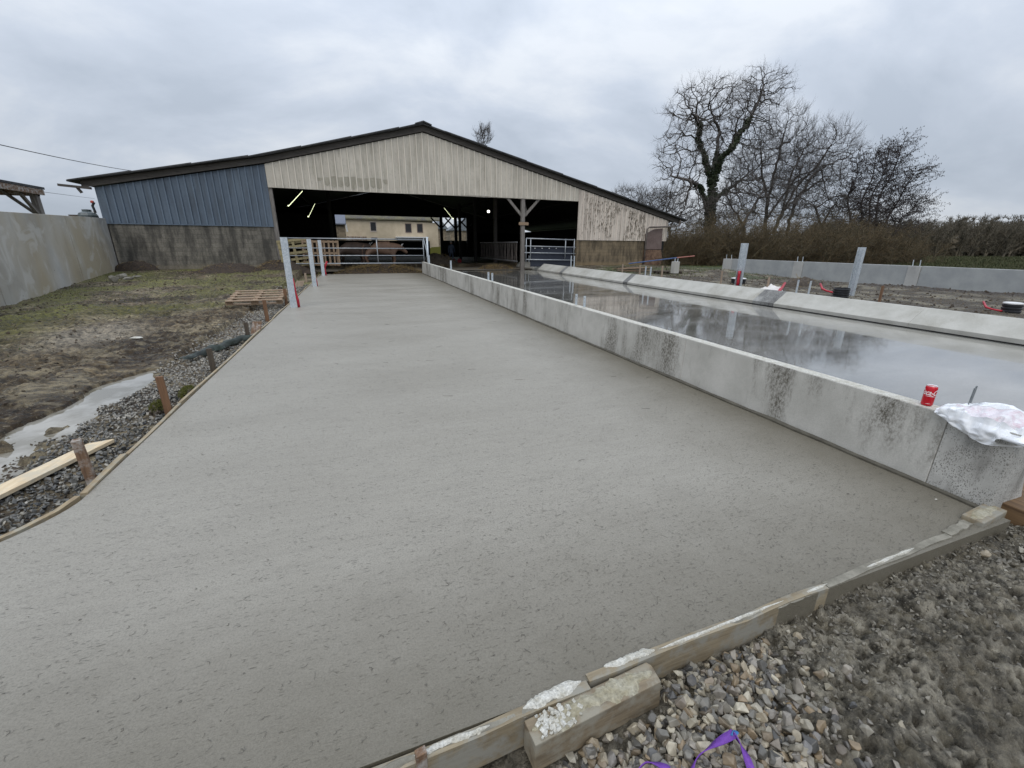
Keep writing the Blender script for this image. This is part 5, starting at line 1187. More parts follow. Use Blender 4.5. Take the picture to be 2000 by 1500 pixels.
# ------------------------------------------------------------------ heaps with straw
def heap(name, cx, cy, rx, ry, h, z0, mat, lab, kindlab='heap', straw=0, seed=0, cols='straw', yl=1):
    t = thing(name, lab, kindlab, (cx, cy, z0)); n = 46; ang = np.linspace(0, 2*PI, 72, endpoint=False); rr = np.linspace(0, 1, n); A, Rr = np.meshgrid(ang, rr)
    X = cx+rx*Rr*np.cos(A)*(1+.2*(fbm(np.cos(A)*2+seed+3, np.sin(A)*2+3, 3)-.5)); Y = cy+ry*Rr*np.sin(A); k = (1-Rr**2.5)
    Z = z0-.12+h*k*(.55+.9*fbm(X*1.3+seed, Y*1.3, 4))+.20*h*k**.5*(fbm(X*6+seed, Y*6, 4, .65)-.4)*2
    V = np.stack([X, Y, Z], -1).reshape(-1, 3); m = len(ang); i = np.arange(n-1)[:, None]*m; j = np.arange(m)[None]; F = np.stack([i+j, i+(j+1) % m, i+m+(j+1) % m, i+m+j], -1).reshape(-1, 4)
    fast_mesh('heap_body', V, F, M[mat], t, smooth=True)
    if straw:
        segs = []
        for k in range(straw):
            a = rng.random()*2*PI; q = rng.random()**.5; x = cx+rx*q*math.cos(a); y = cy+ry*q*math.sin(a)*(1 if yl == 1 else 1); zi = z0-.12+h*(1-q**2.5)*1.1
            p = Vector((x, y, zi)); d = Vector(rng.normal(size=3)); d.z *= .5; d.normalize(); L = .08+.16*rng.random()
            for s in range(2):
                e = p+d*L/2; segs.append((p, e, .007, .005)); p = e; d = (d+Vector(rng.normal(size=3))*.3+Vector((0, 0, -.2))).normalized()
        o = seg_mesh('straw_strands', segs, M[cols], t); o['kind'] = 'stuff'
    return t
heap('manure_heap', 1.3, 26.15, 2.7, .55, .50, 0, 'manure', 'manure and straw heap under the long gate', straw=2600, seed=1)
heap('manure_heap', -3.6, 26.0, 1.7, .9, .62, .16, 'manure', 'dark manure heap beside the pallets at the left of the gate', straw=260, seed=5)
heap('manure_heap', -5.9, 24.6, 1.7, .9, .46, .22, 'manure', 'low brown manure heap in front of the block wall', straw=200, seed=9)
heap('manure_heap', -10.1, 26.2, 1.1, .5, .48, .28, 'manure', 'small brown leafy heap at the foot of the block wall by the tall wall', straw=60, seed=19)
heap('straw_heap', 8.9, 28.0, 1.5, .7, .34, .02, 'manure', 'straw heap on the barn floor beside the feed barrier', straw=1300, seed=12)
heap('fodder_heap', FY(858, 495, 32).x, 32, 1.6, 1.0, .9, .05, 'soil', 'grey-brown fodder heap inside the barn behind the gate post', straw=200, seed=14)
heap('soil_heap', 15.4, 21.9, 1.4, .7, .30, .2, 'soil', 'brush and soil heap along the foot of the barn wall', straw=500, seed=21, cols='thick')
heap('soil_heap', *G(1563, 552, .25).xy, .9, .45, .34, .18, 'soil', 'small brown soil heap in front of the grey wall', straw=80, seed=24)
heap('soil_heap', 18.3, 12.0, .9, 1.6, .22, .12, 'soil', 'long dark soil ridge along the foot of the grey wall', seed=28)
heap('soil_heap', 18.2, 9.0, .9, 1.6, .24, .12, 'soil', 'dark soil ridge near the right edge at the grey wall', seed=31)

# ------------------------------------------------------------------ bare trees
def colonize(base, trunk_pts, blobs, n_att, step, kill, infl, r0=.018, kink=.25, iters=120, expo=2.3):
    """space colonisation: base stem points, then growth into attractor ellipsoids; returns nodes, parents, radii"""
    att = []
    for (c, s, wgt) in blobs:
        k = int(n_att*wgt); u = rng.normal(size=(k, 3)); u /= np.linalg.norm(u, axis=1)[:, None]; u *= (rng.random(k)**.42)[:, None]; att.append(u*np.array(s)+np.array(c))
    att = np.concatenate(att); alive = np.ones(len(att), bool)
    nodes = []; par = []
    for br in trunk_pts:      # branches of guide points: (parent index or -1, [points])
        pi, pts = br; last = pi
        prev = Vector(nodes[pi]) if pi >= 0 else None
        for p in pts:
            p = Vector(p)
            if prev is None: nodes.append(np.array(p)); par.append(-1); last = 0; prev = p; continue
            m = max(1, int((p-prev).length/step))
            for j in range(1, m+1):
                q = prev.lerp(p, j/m)+Vector(rng.normal(size=3))*step*.12; nodes.append(np.array(q)); par.append(last); last = len(nodes)-1
            prev = p
        br.append(last)
    for it in range(iters):
        kd = kdtree.KDTree(len(nodes))
        for i, p in enumerate(nodes): kd.insert(p, i)
        kd.balance(); acc = {}
        for a in np.nonzero(alive)[0]:
            co, i, d = kd.find(att[a])
            if d < kill: alive[a] = False; continue
            if d < infl:
                v = att[a]-np.array(co); acc.setdefault(i, []).append(v/np.linalg.norm(v))
        if not acc: break
        for i, vs in acc.items():
            d = np.mean(vs, 0); d = d/(np.linalg.norm(d)+1e-6)+rng.normal(size=3)*kink; d /= np.linalg.norm(d)
            nodes.append(nodes[i]+d*step); par.append(i)
    n = len(nodes); w = np.zeros(n); kids = np.zeros(n, int)
    for i in range(n-1, 0, -1):
        if kids[i] == 0: w[i] = r0**expo
        w[par[i]] += w[i]; kids[par[i]] += 1
    if w[0] == 0: w[0] = r0**expo
    return np.array(nodes), par, w**(1/expo)
def twigs(p, d, L, r, depth, segs, spread=.6, up=.1, nk=3, wind=(0, 0, 0)):
    for s in range(3):
        nd = (d+Vector(rng.normal(size=3))*.22+Vector((0, 0, up))+Vector(wind)).normalized(); e = p+nd*L/3; segs.append((p, e, r, r*.8)); r *= .8; p = e; d = nd
        if depth > 0:
            for k in range(nk-1 if s < 2 else nk):
                cd = (d+Vector(rng.normal(size=3))*spread).normalized(); twigs(p, cd, L*(.45+.3*rng.random()), r*.75, depth-1, segs, spread, up, nk, wind)
def tree_from_nodes(name, lab, nodes, par, rad, mat_t, mat_c, twig_L=.8, twig_n=2, twig_r=.013, group=None, ivy=0, thick=.14, wind=(0, 0, 0), tdepth=1, rmul=1.0):
    t = thing(name, lab, 'tree', tuple(nodes[0]), group); big = []; small = []
    for i in range(1, len(nodes)):
        a = rad[par[i]]*rmul; b = rad[i]*rmul; a = min(a, b*1.6); (big if b > thick else small).append((nodes[par[i]], nodes[i], a, b))
        if b < .055 and rng.random() < .75:
            d = Vector(nodes[i]-nodes[par[i]]).normalized()
            for k in range(twig_n): twigs(Vector(nodes[i]), (d+Vector(rng.normal(size=3))*.8).normalized(), twig_L*(.5+rng.random()*.7), twig_r, tdepth, small, wind=wind)
    if big: seg_mesh('trunk', big, mat_t, t, thick=.1)
    seg_mesh('crown', small, mat_c, t, thick=.08)
    if ivy:
        V = []; F = []; B = [s for s in big if s[3] > .2]
        for k in range(ivy):
            s = B[min(int(rng.random()**1.6*len(B)), len(B)-1)]; p = s[0]+(s[1]-s[0])*rng.random(); a = rng.random()*2*PI; R = s[2]*(1.0+.45*rng.random()); c = np.array(p)+np.array([math.cos(a)*R, math.sin(a)*R, rng.normal(0, .1)]); u = rng.normal(size=3)*.07; w = rng.normal(size=3)*.07
            b = len(V); V += [c-u, c+w, c+u, c-w]; F.append((b, b+1, b+2, b+3))
        o = fast_mesh('ivy', np.array(V), np.array(F), M['ivy'], t); o['kind'] = 'stuff'
    return t
def big_oak():
    Y = 45; P = lambda x, y, dy=0: FY(x, y, Y+dy)
    base = P(1384, 522); base.z = 0
    tr = [[-1, [base, P(1386, 440), P(1390, 385), P(1393, 330)]]]
    seeds = [base]
    # main limbs as drawn by the crown: left limb kinks up, right limb sweeps out, low left limb
    nodes_tmp = 0
    def add(pi, pts): tr.append([pi, pts]); return len(tr)-1
    # indices are resolved sequentially
    step = .55
    def count(prev, pts):
        c = 0
        for p in pts: m = max(1, int((p-prev).length/step)); c += m; prev = p
        return c
    n0 = count(base, tr[0][1][1:])       # nodes 0..n0 on the trunk
    fork = n0
    add(fork, [P(1374, 300, 1), P(1362, 272, 1.5), P(1368, 245, 1), P(1355, 225, 0)])
    add(fork, [P(1412, 305, -1), P(1428, 292, -2), P(1440, 268, -1), P(1462, 236, 0), P(1478, 205, 1), P(1490, 175, 1)])
    add(max(1, int(fork*.62)), [P(1368, 366, -1), P(1345, 352, -2), P(1322, 345, -1)])
    add(max(1, int(fork*.8)), [P(1420, 372, 1.5), P(1450, 350, 3), P(1470, 330, 3)])
    add(fork, [P(1402, 290, 2), P(1405, 255, 3), P(1392, 222, 2)])
    bl = []
    def blob(x, y, rx, ry, w, dy=0, ry3=5): c = P(x, y, dy); k = (P(x+10, y)-P(x, y)).length/10; kk = (P(x, y+10)-P(x, y)).length/10; bl.append(((c.x, c.y, c.z), (rx*k, ry3, ry*kk), w))
    blob(1400, 215, 88, 62, .34); blob(1487, 178, 42, 52, .16, 1, 4); blob(1335, 300, 42, 95, .22, 0, 4.5); blob(1440, 290, 70, 70, .20, 1); blob(1330, 410, 38, 60, .10, -1, 4); blob(1440, 390, 60, 45, .10, 1, 4)
    nd, pa, ra = colonize(base, tr, bl, 3300, .5, .75, 5.0, r0=.030, kink=.42)
    tree_from_nodes('oak_tree', 'biggest bare tree with twisted limbs and an ivy-covered trunk, right of the barn', nd, pa, ra, M['ivybark'], M['twig'], .95, 2, .0125, ivy=9000, thick=.2, rmul=1.0)
big_oak()
def blob_tree(lab, base, Y, guides, blobs, n_att=900, kink=.16, up=.0, r0=.024, tw=.8, twn=3, twr=.013, step=.55, group='bare trees behind the yard', mats=('bark', 'twig'), depth=4):
    """bare tree whose limbs fill the given crown ellipsoids (centre and radii read at distance Y)"""
    P = lambda x, y, dy=0: FY(x, y, Y+dy); b = P(*base); b.z = 0; tr = [[-1, [b]+[P(*g) for g in guides[0]]]]
    def count(prev, pts):
        c = 0
        for p in pts: c += max(1, int((p-prev).length/step)); prev = p
        return c
    n0 = count(b, tr[0][1][1:])
    for f, g in guides[1:]: tr.append([max(1, int(n0*f)), [P(*q) for q in g]])
    bl = []
    for x, y, rx, ry, w in blobs:
        c = P(x, y); k = (P(x+10, y)-c).length/10; kk = (P(x, y+10)-c).length/10; bl.append((tuple(c), (rx*k, depth, ry*kk), w))
    nd, pa, ra = colonize(b, tr, bl, int(n_att*1.35), step, step*1.5, step*11, r0=r0, kink=kink)
    return tree_from_nodes('bare_tree', lab, nd, pa, ra, M[mats[0]], M[mats[1]], tw, twn, twr, group=group, thick=.16, wind=(up*.3, 0, up))
def alder(lab, bx, by, Y, top, dens=1.0, r=.16, mats=('twig_d', 'twig_d'), catk=True):
    """slim leaning stem with level sprays of dark catkins"""
    base = FY(bx, by, Y); tp = FY(top[0], top[1], Y); base.z = 0; segs = []; d = tp-base; n = 22; q = base
    for s in range(n):
        e = base+d*((s+1)/n)+Vector((.25*math.sin(s*.7+bx), .2*math.cos(s*.5), 0)); r1 = r*(1-.85*s/n)+.015; segs.append((q, e, r1, r*(1-.85*(s+1)/n)+.015)); q = e
        f = (s+1)/n
        if f > .16:
            for k in range(int(5*dens)):
                a = rng.random()*2*PI; L = (1.2+3.4*math.sin(min(1, (1-f)*1.15+.12)*PI*.62))*(.5+.6*rng.random()); bd = Vector((math.cos(a)+.35, math.sin(a), .35)).normalized(); p = q.copy(); m = 6
                for j in range(m):
                    bd = (bd+Vector(rng.normal(size=3))*.14+Vector((.05, 0, .03))).normalized(); p2 = p+bd*L/m; segs.append((p, p2, .028*(1-j/m)+.008, .028*(1-(j+1)/m)+.008)); p = p2
                    for w in range(3):
                        td = (bd+Vector(rng.normal(size=3))*.75).normalized(); p3 = p+td*(.25+.3*rng.random()); segs.append((p, p3, .009, .007))
                        if catk and rng.random() < .75: segs.append((p3, p3+Vector((rng.normal(0, .04), rng.normal(0, .04), -.10-.06*rng.random())), .03, .02))
    t = thing('alder_tree', lab, 'tree', base, 'leaning dark alders at the right'); seg_mesh('trunk', [s for s in segs if s[2] > .06], M[mats[0]], t, thick=.1); seg_mesh('crown', [s for s in segs if s[2] <= .06], M[mats[1]], t, thick=.06)
blob_tree('tall brushy bare tree just right of the biggest twisted tree', (1490, 505), 46, [[(1494, 440), (1500, 390)], (1, [(1515, 330), (1530, 270)]), (1, [(1488, 340), (1485, 290)]), (.7, [(1530, 380), (1560, 340)])],
          [(1528, 265, 38, 58, .4), (1485, 330, 50, 60, .35), (1545, 340, 45, 60, .35)], 1100, .14, .25, tw=1.1)
blob_tree('bare tree with fanned tips leaning right between the twisted tree and the dark alders', (1500, 505), 44, [[(1512, 450), (1530, 410)], (1, [(1560, 360), (1600, 320), (1625, 280)]), (.9, [(1545, 340), (1570, 290)]), (1, [(1570, 375), (1610, 345)])],
          [(1605, 280, 45, 42, .4), (1570, 330, 50, 50, .35), (1610, 340, 40, 35, .25)], 1000, .12, .25, tw=1.2)
blob_tree('bare tree with one long bough reaching right across the sky', (1530, 505), 43, [[(1540, 440), (1552, 400)], (1, [(1585, 345), (1620, 320), (1652, 308), (1688, 284)]), (1, [(1560, 350), (1565, 320)])],
          [(1590, 390, 55, 50, .5), (1550, 380, 40, 45, .3), (1670, 292, 20, 14, .06)], 700, .15, .2)
blob_tree('lower bushy bare tree in front of the brushy tall one', (1450, 505), 40, [[(1450, 470), (1452, 440)], (1, [(1475, 400), (1490, 370)]), (1, [(1430, 405), (1420, 380)])],
          [(1450, 395, 62, 55, .6), (1500, 400, 45, 50, .4)], 1000, .2, .05)
blob_tree('wide bushy bare tree filling the gap left of the dark alders', (1610, 505), 40, [[(1608, 470), (1606, 440)], (1, [(1590, 400)]), (1, [(1630, 400)])],
          [(1600, 415, 60, 45, .6), (1650, 420, 45, 40, .4)], 900, .2, .1)
blob_tree('rounded bare tree far behind the right end of the barn roof', (1262, 470), 66, [[(1256, 430)], (1, [(1240, 400)]), (1, [(1270, 400)])], [(1235, 392, 42, 30, .55), (1275, 398, 30, 34, .45)], 800, .18, .05, tw=1.0, twr=.02, group=None)
blob_tree('small bare tree just beside the right eave of the barn', (1310, 490), 46, [[(1308, 450)], (1, [(1300, 415)]), (1, [(1320, 420)])], [(1305, 405, 34, 42, .6), (1340, 430, 26, 35, .4)], 700, .2, .1, group=None)
blob_tree('tiny bare treetop showing above the right barn roof slope', (950, 470), 82, [[(949, 330), (948, 290)]], [(946, 268, 17, 20, 1)], 220, .12, .3, tw=1.1, twr=.03, step=.5, group=None, depth=2)
alder('leftmost slim alder of the leaning dark group', 1648, 500, 38, (1672, 310)); alder('second slim alder of the leaning dark group', 1662, 500, 39, (1712, 300))
alder('tallest alder of the leaning dark group', 1675, 500, 38, (1765, 278), 1.2); alder('alder with the lowest right-hand sprays of the dark group', 1695, 500, 37, (1785, 335), 1.2)
alder('rightmost low alder of the dark group', 1710, 500, 37, (1790, 390), 1.0, .12); alder('third slim alder of the leaning dark group', 1668, 500, 40, (1738, 292), 1.1)

# ------------------------------------------------------------------ thicket, far wood, grass
def build_thicket():
    segs = []; prof = lambda px: float(np.interp(px, [1290, 1340, 1400, 1480, 1600, 1680, 1720, 1790], [2.6, 3.2, 3.6, 3.7, 3.9, 4.1, 3.2, 1.8]))
    for c in range(95):
        s = rng.random(); px = 1298+s*470; Y = 27.5+7*rng.random()-3.5*s; b = FY(px, 500, Y); b.z = 0; H = prof(px)*(.45+.65*rng.random()); wd = .5+.9*rng.random(); m = int(10+12*rng.random())
        for k in range(m):
            d = Vector((rng.normal(.06, .38), rng.normal(0, .3), 1)).normalized(); p = b+Vector((rng.normal(0, wd), rng.normal(0, wd*.7), 0)); n = 6; r = .026*(.6+.8*rng.random()); h = H*(.6+.5*rng.random())
            for j in range(n):
                d = (d+Vector(rng.normal(size=3))*.17+Vector((.03, 0, .01))).normalized(); e = p+d*h/n; segs.append((p, e, r*(1-j/n)+.008, r*(1-(j+1)/n)+.008)); p = e
                for w in range(6):
                    td = (d*.7+Vector(rng.normal(size=3))*.7).normalized(); L = .3+.5*rng.random(); e2 = p+td*L; segs.append((p, e2, .009, .006))
                    for q in range(2): segs.append((p+(e2-p)*(.4+.5*rng.random()), e2+Vector(rng.normal(size=3))*.22, .006, .005))
    tag(seg_mesh('thicket', segs, M['thick'], thick=.5), 'dense brown winter thicket behind the grey wall and the yard', 'thicket', kind='stuff')
    # the big trunk's skirt of drooping brush
    segs = []
    base = FY(1384, 500, 44)
    for k in range(420):
        p = Vector((base.x+rng.normal(0, 1.8), base.y-1+rng.normal(0, 1.2), .3+5.5*rng.random())); d = Vector((rng.normal(0, .5), rng.normal(0, .5), -.3)).normalized()
        for j in range(5):
            d = (d+Vector(rng.normal(size=3))*.3+Vector((0, 0, -.08))).normalized(); e = p+d*.45; segs.append((p, e, .014, .010)); p = e
            for w in range(3): segs.append((p, p+Vector(rng.normal(size=3))*.3, .008, .005))
    tag(seg_mesh('hanging_brush', segs, M['thick'], thick=.5), 'tangled dry brush hanging round the foot of the ivy-covered trunk', 'brush', kind='stuff')
build_thicket()
def build_wood():
    segs = []
    for k in range(850):
        px = 1560+rng.random()*640; Yr = G(px, 504+.012*(px-1740), 0); depth = 1+.5*rng.random(); b = Vector((Yr.x*depth, Yr.y*depth, 0)); dist = b.length
        H = (4.1+1.7*rng.random()**2+1.3*noise.noise(Vector((px*.03, 0, 0))))*dist/105; d = Vector((rng.normal(0, .06), 0, 1)).normalized(); p = b; n = 7; r = .14
        for j in range(n):
            d = (d+Vector(rng.normal(size=3))*.08).normalized(); e = p+d*H/n; segs.append((p, e, r*(1-j/n)+.03, r*(1-(j+1)/n)+.03)); p = e
            for w in range(9):
                td = (d*.5+Vector((rng.normal(0, 1), rng.normal(0, .6), .45+.4*rng.random()))).normalized(); L = (.6+.9*rng.random())*(1.15-.6*j/n); e2 = p+td*L; segs.append((p, e2, .035, .02)); 
                for q in range(3): a = p+(e2-p)*(.3+.6*rng.random()); segs.append((a, a+(td+Vector(rng.normal(size=3))*.7).normalized()*.5, .016, .01))
    tag(seg_mesh('far_wood', segs, M['woodm'], thick=.09), 'long bare brown wood closing the meadow on the right', 'wood', kind='stuff')
    # undergrowth and earth bank inside the wood, so that no sky shows through low down
    V = []; F = []
    for k in range(26000):
        px = 1540+rng.random()*700; Yr = G(px, 504+.012*(px-1740), 0); dep = 1.05+.6*rng.random(); c = np.array([Yr.x*dep, Yr.y*dep, (rng.random()**.9)*3.4*np.hypot(Yr.x*dep, Yr.y*dep)/105]); u = rng.normal(size=3)*np.array([.45, .45, .22]); w = rng.normal(size=3)*np.array([.2, .2, .5]); b = len(V); V += [c-u, c+w, c+u, c-w]; F.append((b, b+1, b+2, b+3))
    tag(fast_mesh('wood_undergrowth', np.array(V), np.array(F), M['woodm']), 'dark undergrowth inside the far wood', 'undergrowth', kind='stuff')
    V = []; F = []
    for k in range(20000):
        px = 1294+rng.random()*475; Y = 31+5*rng.random()-3.5*(px-1294)/570; b0 = FY(px, 500, Y); top = np.interp(px, [1290, 1340, 1400, 1480, 1600, 1680, 1740, 1880], [2.6, 3.0, 3.3, 3.4, 3.4, 3.5, 3.1, 1.6])*.65*(.75+.5*noise.noise(Vector((px*.03, 0, 0)))); c = np.array([b0.x, Y, (rng.random()**1.2)*top]); u = rng.normal(size=3)*.07; w = rng.normal(size=3)*.05; b = len(V); V += [c-u, c+w, c+u, c-w]; F.append((b, b+1, b+2, b+3))
    tag(fast_mesh('thicket_leaves', np.array(V), np.array(F), M['thick']), 'withered leaves and bramble inside the near thicket', 'undergrowth', kind='stuff')
build_wood()
def build_grass():
    V = []; F = []
    def blade(x, y, z, h, w):
        a = rng.random()*2*PI; l = np.array([math.cos(a), math.sin(a), 0]); b = len(V); le = rng.normal(size=2)*h*.4; V.extend([np.array([x, y, z])-l*w, np.array([x, y, z])+l*w, np.array([x+le[0], y+le[1], z+h])]); F.append((b, b+1, b+2))
    for k in range(36000):
        y = rng.uniform(5, 26.5); x = rng.uniform(-10.5, -2.2); n3 = fbm(np.array([x*.45+7]), np.array([y*.45+4]), 3)[0] if k % 1 == 0 else .5
        pr = max(np.clip((-4.6-x)/2.4, 0, 1), np.clip((y-12)/5, 0, 1)*.8)*np.clip((n3-.40)/.16, 0, 1)
        if rng.random() > pr: continue
        blade(x, y, gz(x, y)-.01, .02+.045*rng.random(), .006+.004*rng.random())
    for k in range(14000):
        y = rng.uniform(14, 32); x = rng.uniform(12.5, 26); 
        if x < 20 and y < 16.5: continue
        if fbm(np.array([x*.6]), np.array([y*.6]), 3)[0] < .47: continue
        blade(x, y, gz(x, y)-.01, .04+.07*rng.random(), .012)
    tag(fast_mesh('grass', np.array(V), np.array(F), M['grass']), 'thin short grass growing on the trampled ground', 'grass', kind='stuff'); V = []; F = []
    for k in range(42000):
        q = G(1560+rng.random()*560, 503.5+30*rng.random()**1.2, .1)
        if q.x < 20.8: continue
        s_ = max(1, math.hypot(q.x, q.y)/28); blade(q.x, q.y, gz(q.x, q.y)-.02, .09*s_*(.5+rng.random()), .030*s_)
    tag(fast_mesh('meadow_grass', np.array(V), np.array(F), island_mat('meadow_blades', [(.035, .048, .014), (.065, .075, .026), (.10, .095, .045), (.05, .062, .02)], .9, .1)), 'dull green meadow grass beyond the long grey wall', 'grass', kind='stuff')
build_grass()

# ------------------------------------------------------------------ what shows through the barn: farmhouse, stone shed, far roofs
def build_farmhouse():
    Y = 72.0; P = lambda x, y: (FY(x, y, Y).x, FY(x, y, Y).z)
    t = thing('farmhouse', 'cream rendered farmhouse with mossy slate roof seen through the back of the barn', 'farmhouse', (P(760, 480)[0], Y, 0))
    x0, z0 = P(668, 428); x1, z1 = P(855, 437); xs = x0-1
    rects = [((723, 434), (735, 451)), ((792, 437.5), (803, 453)), ((815, 438), (825, 453)), ((725, 464), (738, 480))]
    MB().prism([(xs, -.2), (x1, -.2), (x1, z1+.1), (xs, z0+.15)], Y, Y+6, 'y').build('wall', M['render'], t)
    MB().prism([(Y-.35, z0+.02), (Y+3, z0+3.3), (Y+6.4, z0+.02), (Y+6.4, z0+.2), (Y+3, z0+3.5), (Y-.35, z0+.2)], xs-.3, x1+.25, 'x').build('roof', M['mossy'], t)
    for i, (a, b) in enumerate(rects):
        ax, az = P(*a); bx_, bz = P(*b); lo, hi = min(az, bz), max(az, bz)
        f = MB(); w = .09
        f.box((ax-w, Y-.06, lo-w*1.4), (bx_+w, Y-.003, lo)); f.box((ax-w, Y-.05, hi), (bx_+w, Y-.003, hi+w)); f.box((ax-w, Y-.05, lo), (ax, Y-.003, hi)); f.box((bx_, Y-.05, lo), (bx_+w, Y-.003, hi))
        o = f.build('window', M['frame'] if i in (0, 3) else M['rust'], t); MB().box((ax+.002, Y-.03, lo+.002), (bx_-.002, Y-.004, hi-.002)).build('pane', M['dark'], o)
    ax, az = P(772, 462.5); bx_, bz = P(833, 468)
    MB().box((ax, Y-2.2, az-.15), (bx_, Y-.003, az)).build('porch_roof', M['white'], t); MB().box((ax+.3, Y-2, 0), (bx_-.2, Y-.01, az-.16)).build('porch_wall', M['slate'], t)
    MB().box((P(676, 460)[0], Y-1.2, 0), (P(716, 466)[0], Y-.004, P(690, 462)[1])).build('lean_to', M['stake_b'], t)
    MB().prism([(P(853, 480)[0]-3.4, .02), (P(858, 480)[0], .02), (P(858, 478)[0], 1.3), (P(838, 478)[0], 1.2)], Y-3, Y-2.6).build('hedge_bank', M['moss'], t)
    Y2 = 62.0; P2 = lambda x, y: (FY(x, y, Y2).x, FY(x, y, Y2).z); t = thing('stone_shed', 'rough stone outbuilding with a blue slate roof left of the farmhouse', 'shed', (P2(660, 480)[0], Y2, 0))
    a, za = P2(657, 437); b, zb = P2(673, 438); MB().box((a-4, Y2, -.2), (b, Y2+4, zb)).build('wall', M['rubble'], t)
    MB().prism([(Y2-.3, zb-.05), (Y2+2, zb+1.8), (Y2+4.3, zb-.05), (Y2+4.3, zb+.08), (Y2+2, zb+1.95), (Y2-.3, zb+.08)], a-4.3, b+.15, 'x').build('roof', simple('blue_slate', (.13, .15, .2), (.2, .22, .27), 4, stretch=(6, 1, 1)), t)
    MB().tube([(b+.15, Y2-.2, zb), (b+.25, Y2-.2, zb-.9)], .09).build('downpipe', M['white'], t)
    for i, (pa, pb, pk, lab) in enumerate([((856, 447), (872, 470), (861, 430), 'small grey roofed shed seen through the left gap of the barn back wall'), ((879, 450), (940, 470), (915, 422), 'grey slate roofed outbuilding seen through the right gap of the barn back wall')]):
        Y3 = 84+6*i; Q = lambda x, y: (FY(x, y, Y3).x, FY(x, y, Y3).z); a, za = Q(*pa); b, zb = Q(*pb); k, zk = Q(*pk); tt = thing('distant_shed', lab, 'shed', (a, Y3, 0), 'sheds behind the barn')
        MB().box((a, Y3, -.2), (b, Y3+5, za)).build('wall', M['rubble'], tt)
        MB().prism([(a-.4, za), (k, zk), (b+.4, za)], Y3-.3, Y3+5.3).build('roof', simple('pale_slate', (.15, .17, .19), (.22, .24, .26), 3), tt)
build_farmhouse()

# ------------------------------------------------------------------ open shed, machine and wires at the left
def build_left_bits():
    Y = 33; t = thing('hay_shed', 'open timber-framed shed roof with braced posts rising behind the tall wall', 'shed', (FY(60, 420, Y).x, Y, 0))
    A = FY(-60, 334, Y-3); B = FY(75, 366, Y); C = FY(72, 384, Y)
    e = Vector((0, 6, .0)); mb = MB(); R0 = FY(75, 364, Y); L0 = FY(-150, 318, 24)
    roof = [FY(-120, 322, 24), FY(-60, 334, 26.5), R0]
    mb.prism([(R0.x, R0.z), (R0.x-9, R0.z+.9), (R0.x-9, R0.z+.75), (R0.x, R0.z-.12)], 22, 33.5, 'y'); mb.build('roof', M['roof'], t)
    MB().box((R0.x-.14, 22, R0.z-.42), (R0.x-.02, 33.4, R0.z-.13)).build('edge_beam', M['stake_b'], t)
    MB().box((R0.x-9, 33.0, R0.z-.5), (R0.x-.15, 33.2, R0.z-.05)).build('end_beam', M['stake_b'], t)
    for y in (33.0, 27.2, 23):
        MB().beam((R0.x-.3, y, 0), (R0.x-.3, y, R0.z-.1), .30, .30, (0, 1, 0)).build('post', M['oldpost'], t)
        MB().beam((R0.x-.3, y-.1, R0.z-1.5), (R0.x-.3, y-1.3, R0.z-.3), .14, .14, (1, 0, 0)).build('brace', M['oldpost'], t); MB().beam((R0.x-.4, y, R0.z-1.5), (R0.x-1.7, y, R0.z-.2), .14, .14, (0, 1, 0)).build('brace', M['oldpost'], t)
    Y = 31; c = FY(172, 421, Y); t = thing('farm_machine', 'grey-green domed machine top showing above the tall wall by the blue sheeting', 'machine', (c.x, Y, 0))
    MB().lathe([(.42, -2.5), (.42, .0), (.36, .12), (.2, .2), (.2, .3), (.02, .32)], c, 16).build('tank_body', M['machine'], t, smooth=False)
    MB().box((c.x-.75, Y-.2, c.z-.12), (c.x-.3, Y+.2, c.z+.02)).build('side_hood', M['stake_d'], t)
    for k in range(3): q = FY(182+k*3.5, 425, Y); MB().beam((q.x-.06, Y, q.z-.6), (q.x, Y, q.z+.38-.05*k), .05, .03, (0, 1, 0)).build('white_rail', M['white'], t)
    q = FY(183, 402, Y); MB().tube([(q.x, Y, q.z-.35), (q.x-.05, Y, q.z), (q.x+.06, Y, q.z+.18)], .06, 7).build('hose', M['blackp'], t); MB().lathe([(.02, 0), (.08, .03), (.08, .12), (.02, .15)], (q.x-.02, Y, q.z+.12), 10).build('beacon', M['orange'], t)
    a = FY(-40, 274, 34); b = FY(128, 302, 41); c = FY(262, 335, 50)
    pts = []
    A = FY(0, 284, 30); B = FY(252, 336, 50); D = B-A
    P0 = A-D*.6; P1 = B+D*.25
    for k in range(25): s = k/24; p = P0.lerp(P1, s); p.z += .25*((2*s-1)**2); pts.append(p)
    t = MB().tube(pts, .022, 5).build('overhead_wire', M['cable'], None, origin=tuple(A)); tag(t, 'dark overhead wire crossing the sky at the far left towards the barn roof', 'wire')
    pts = []; A = FY(70, 373, 34); B = FY(170, 386, 60); D = B-A
    for k in range(9): pts.append(A.lerp(B+D*.3, k/8))
    t = MB().tube(pts, .012, 4).build('overhead_wire', M['cable'], None, origin=tuple(A)); tag(t, 'faint thin wire between the shed roof and the barn eave', 'wire')
build_left_bits()

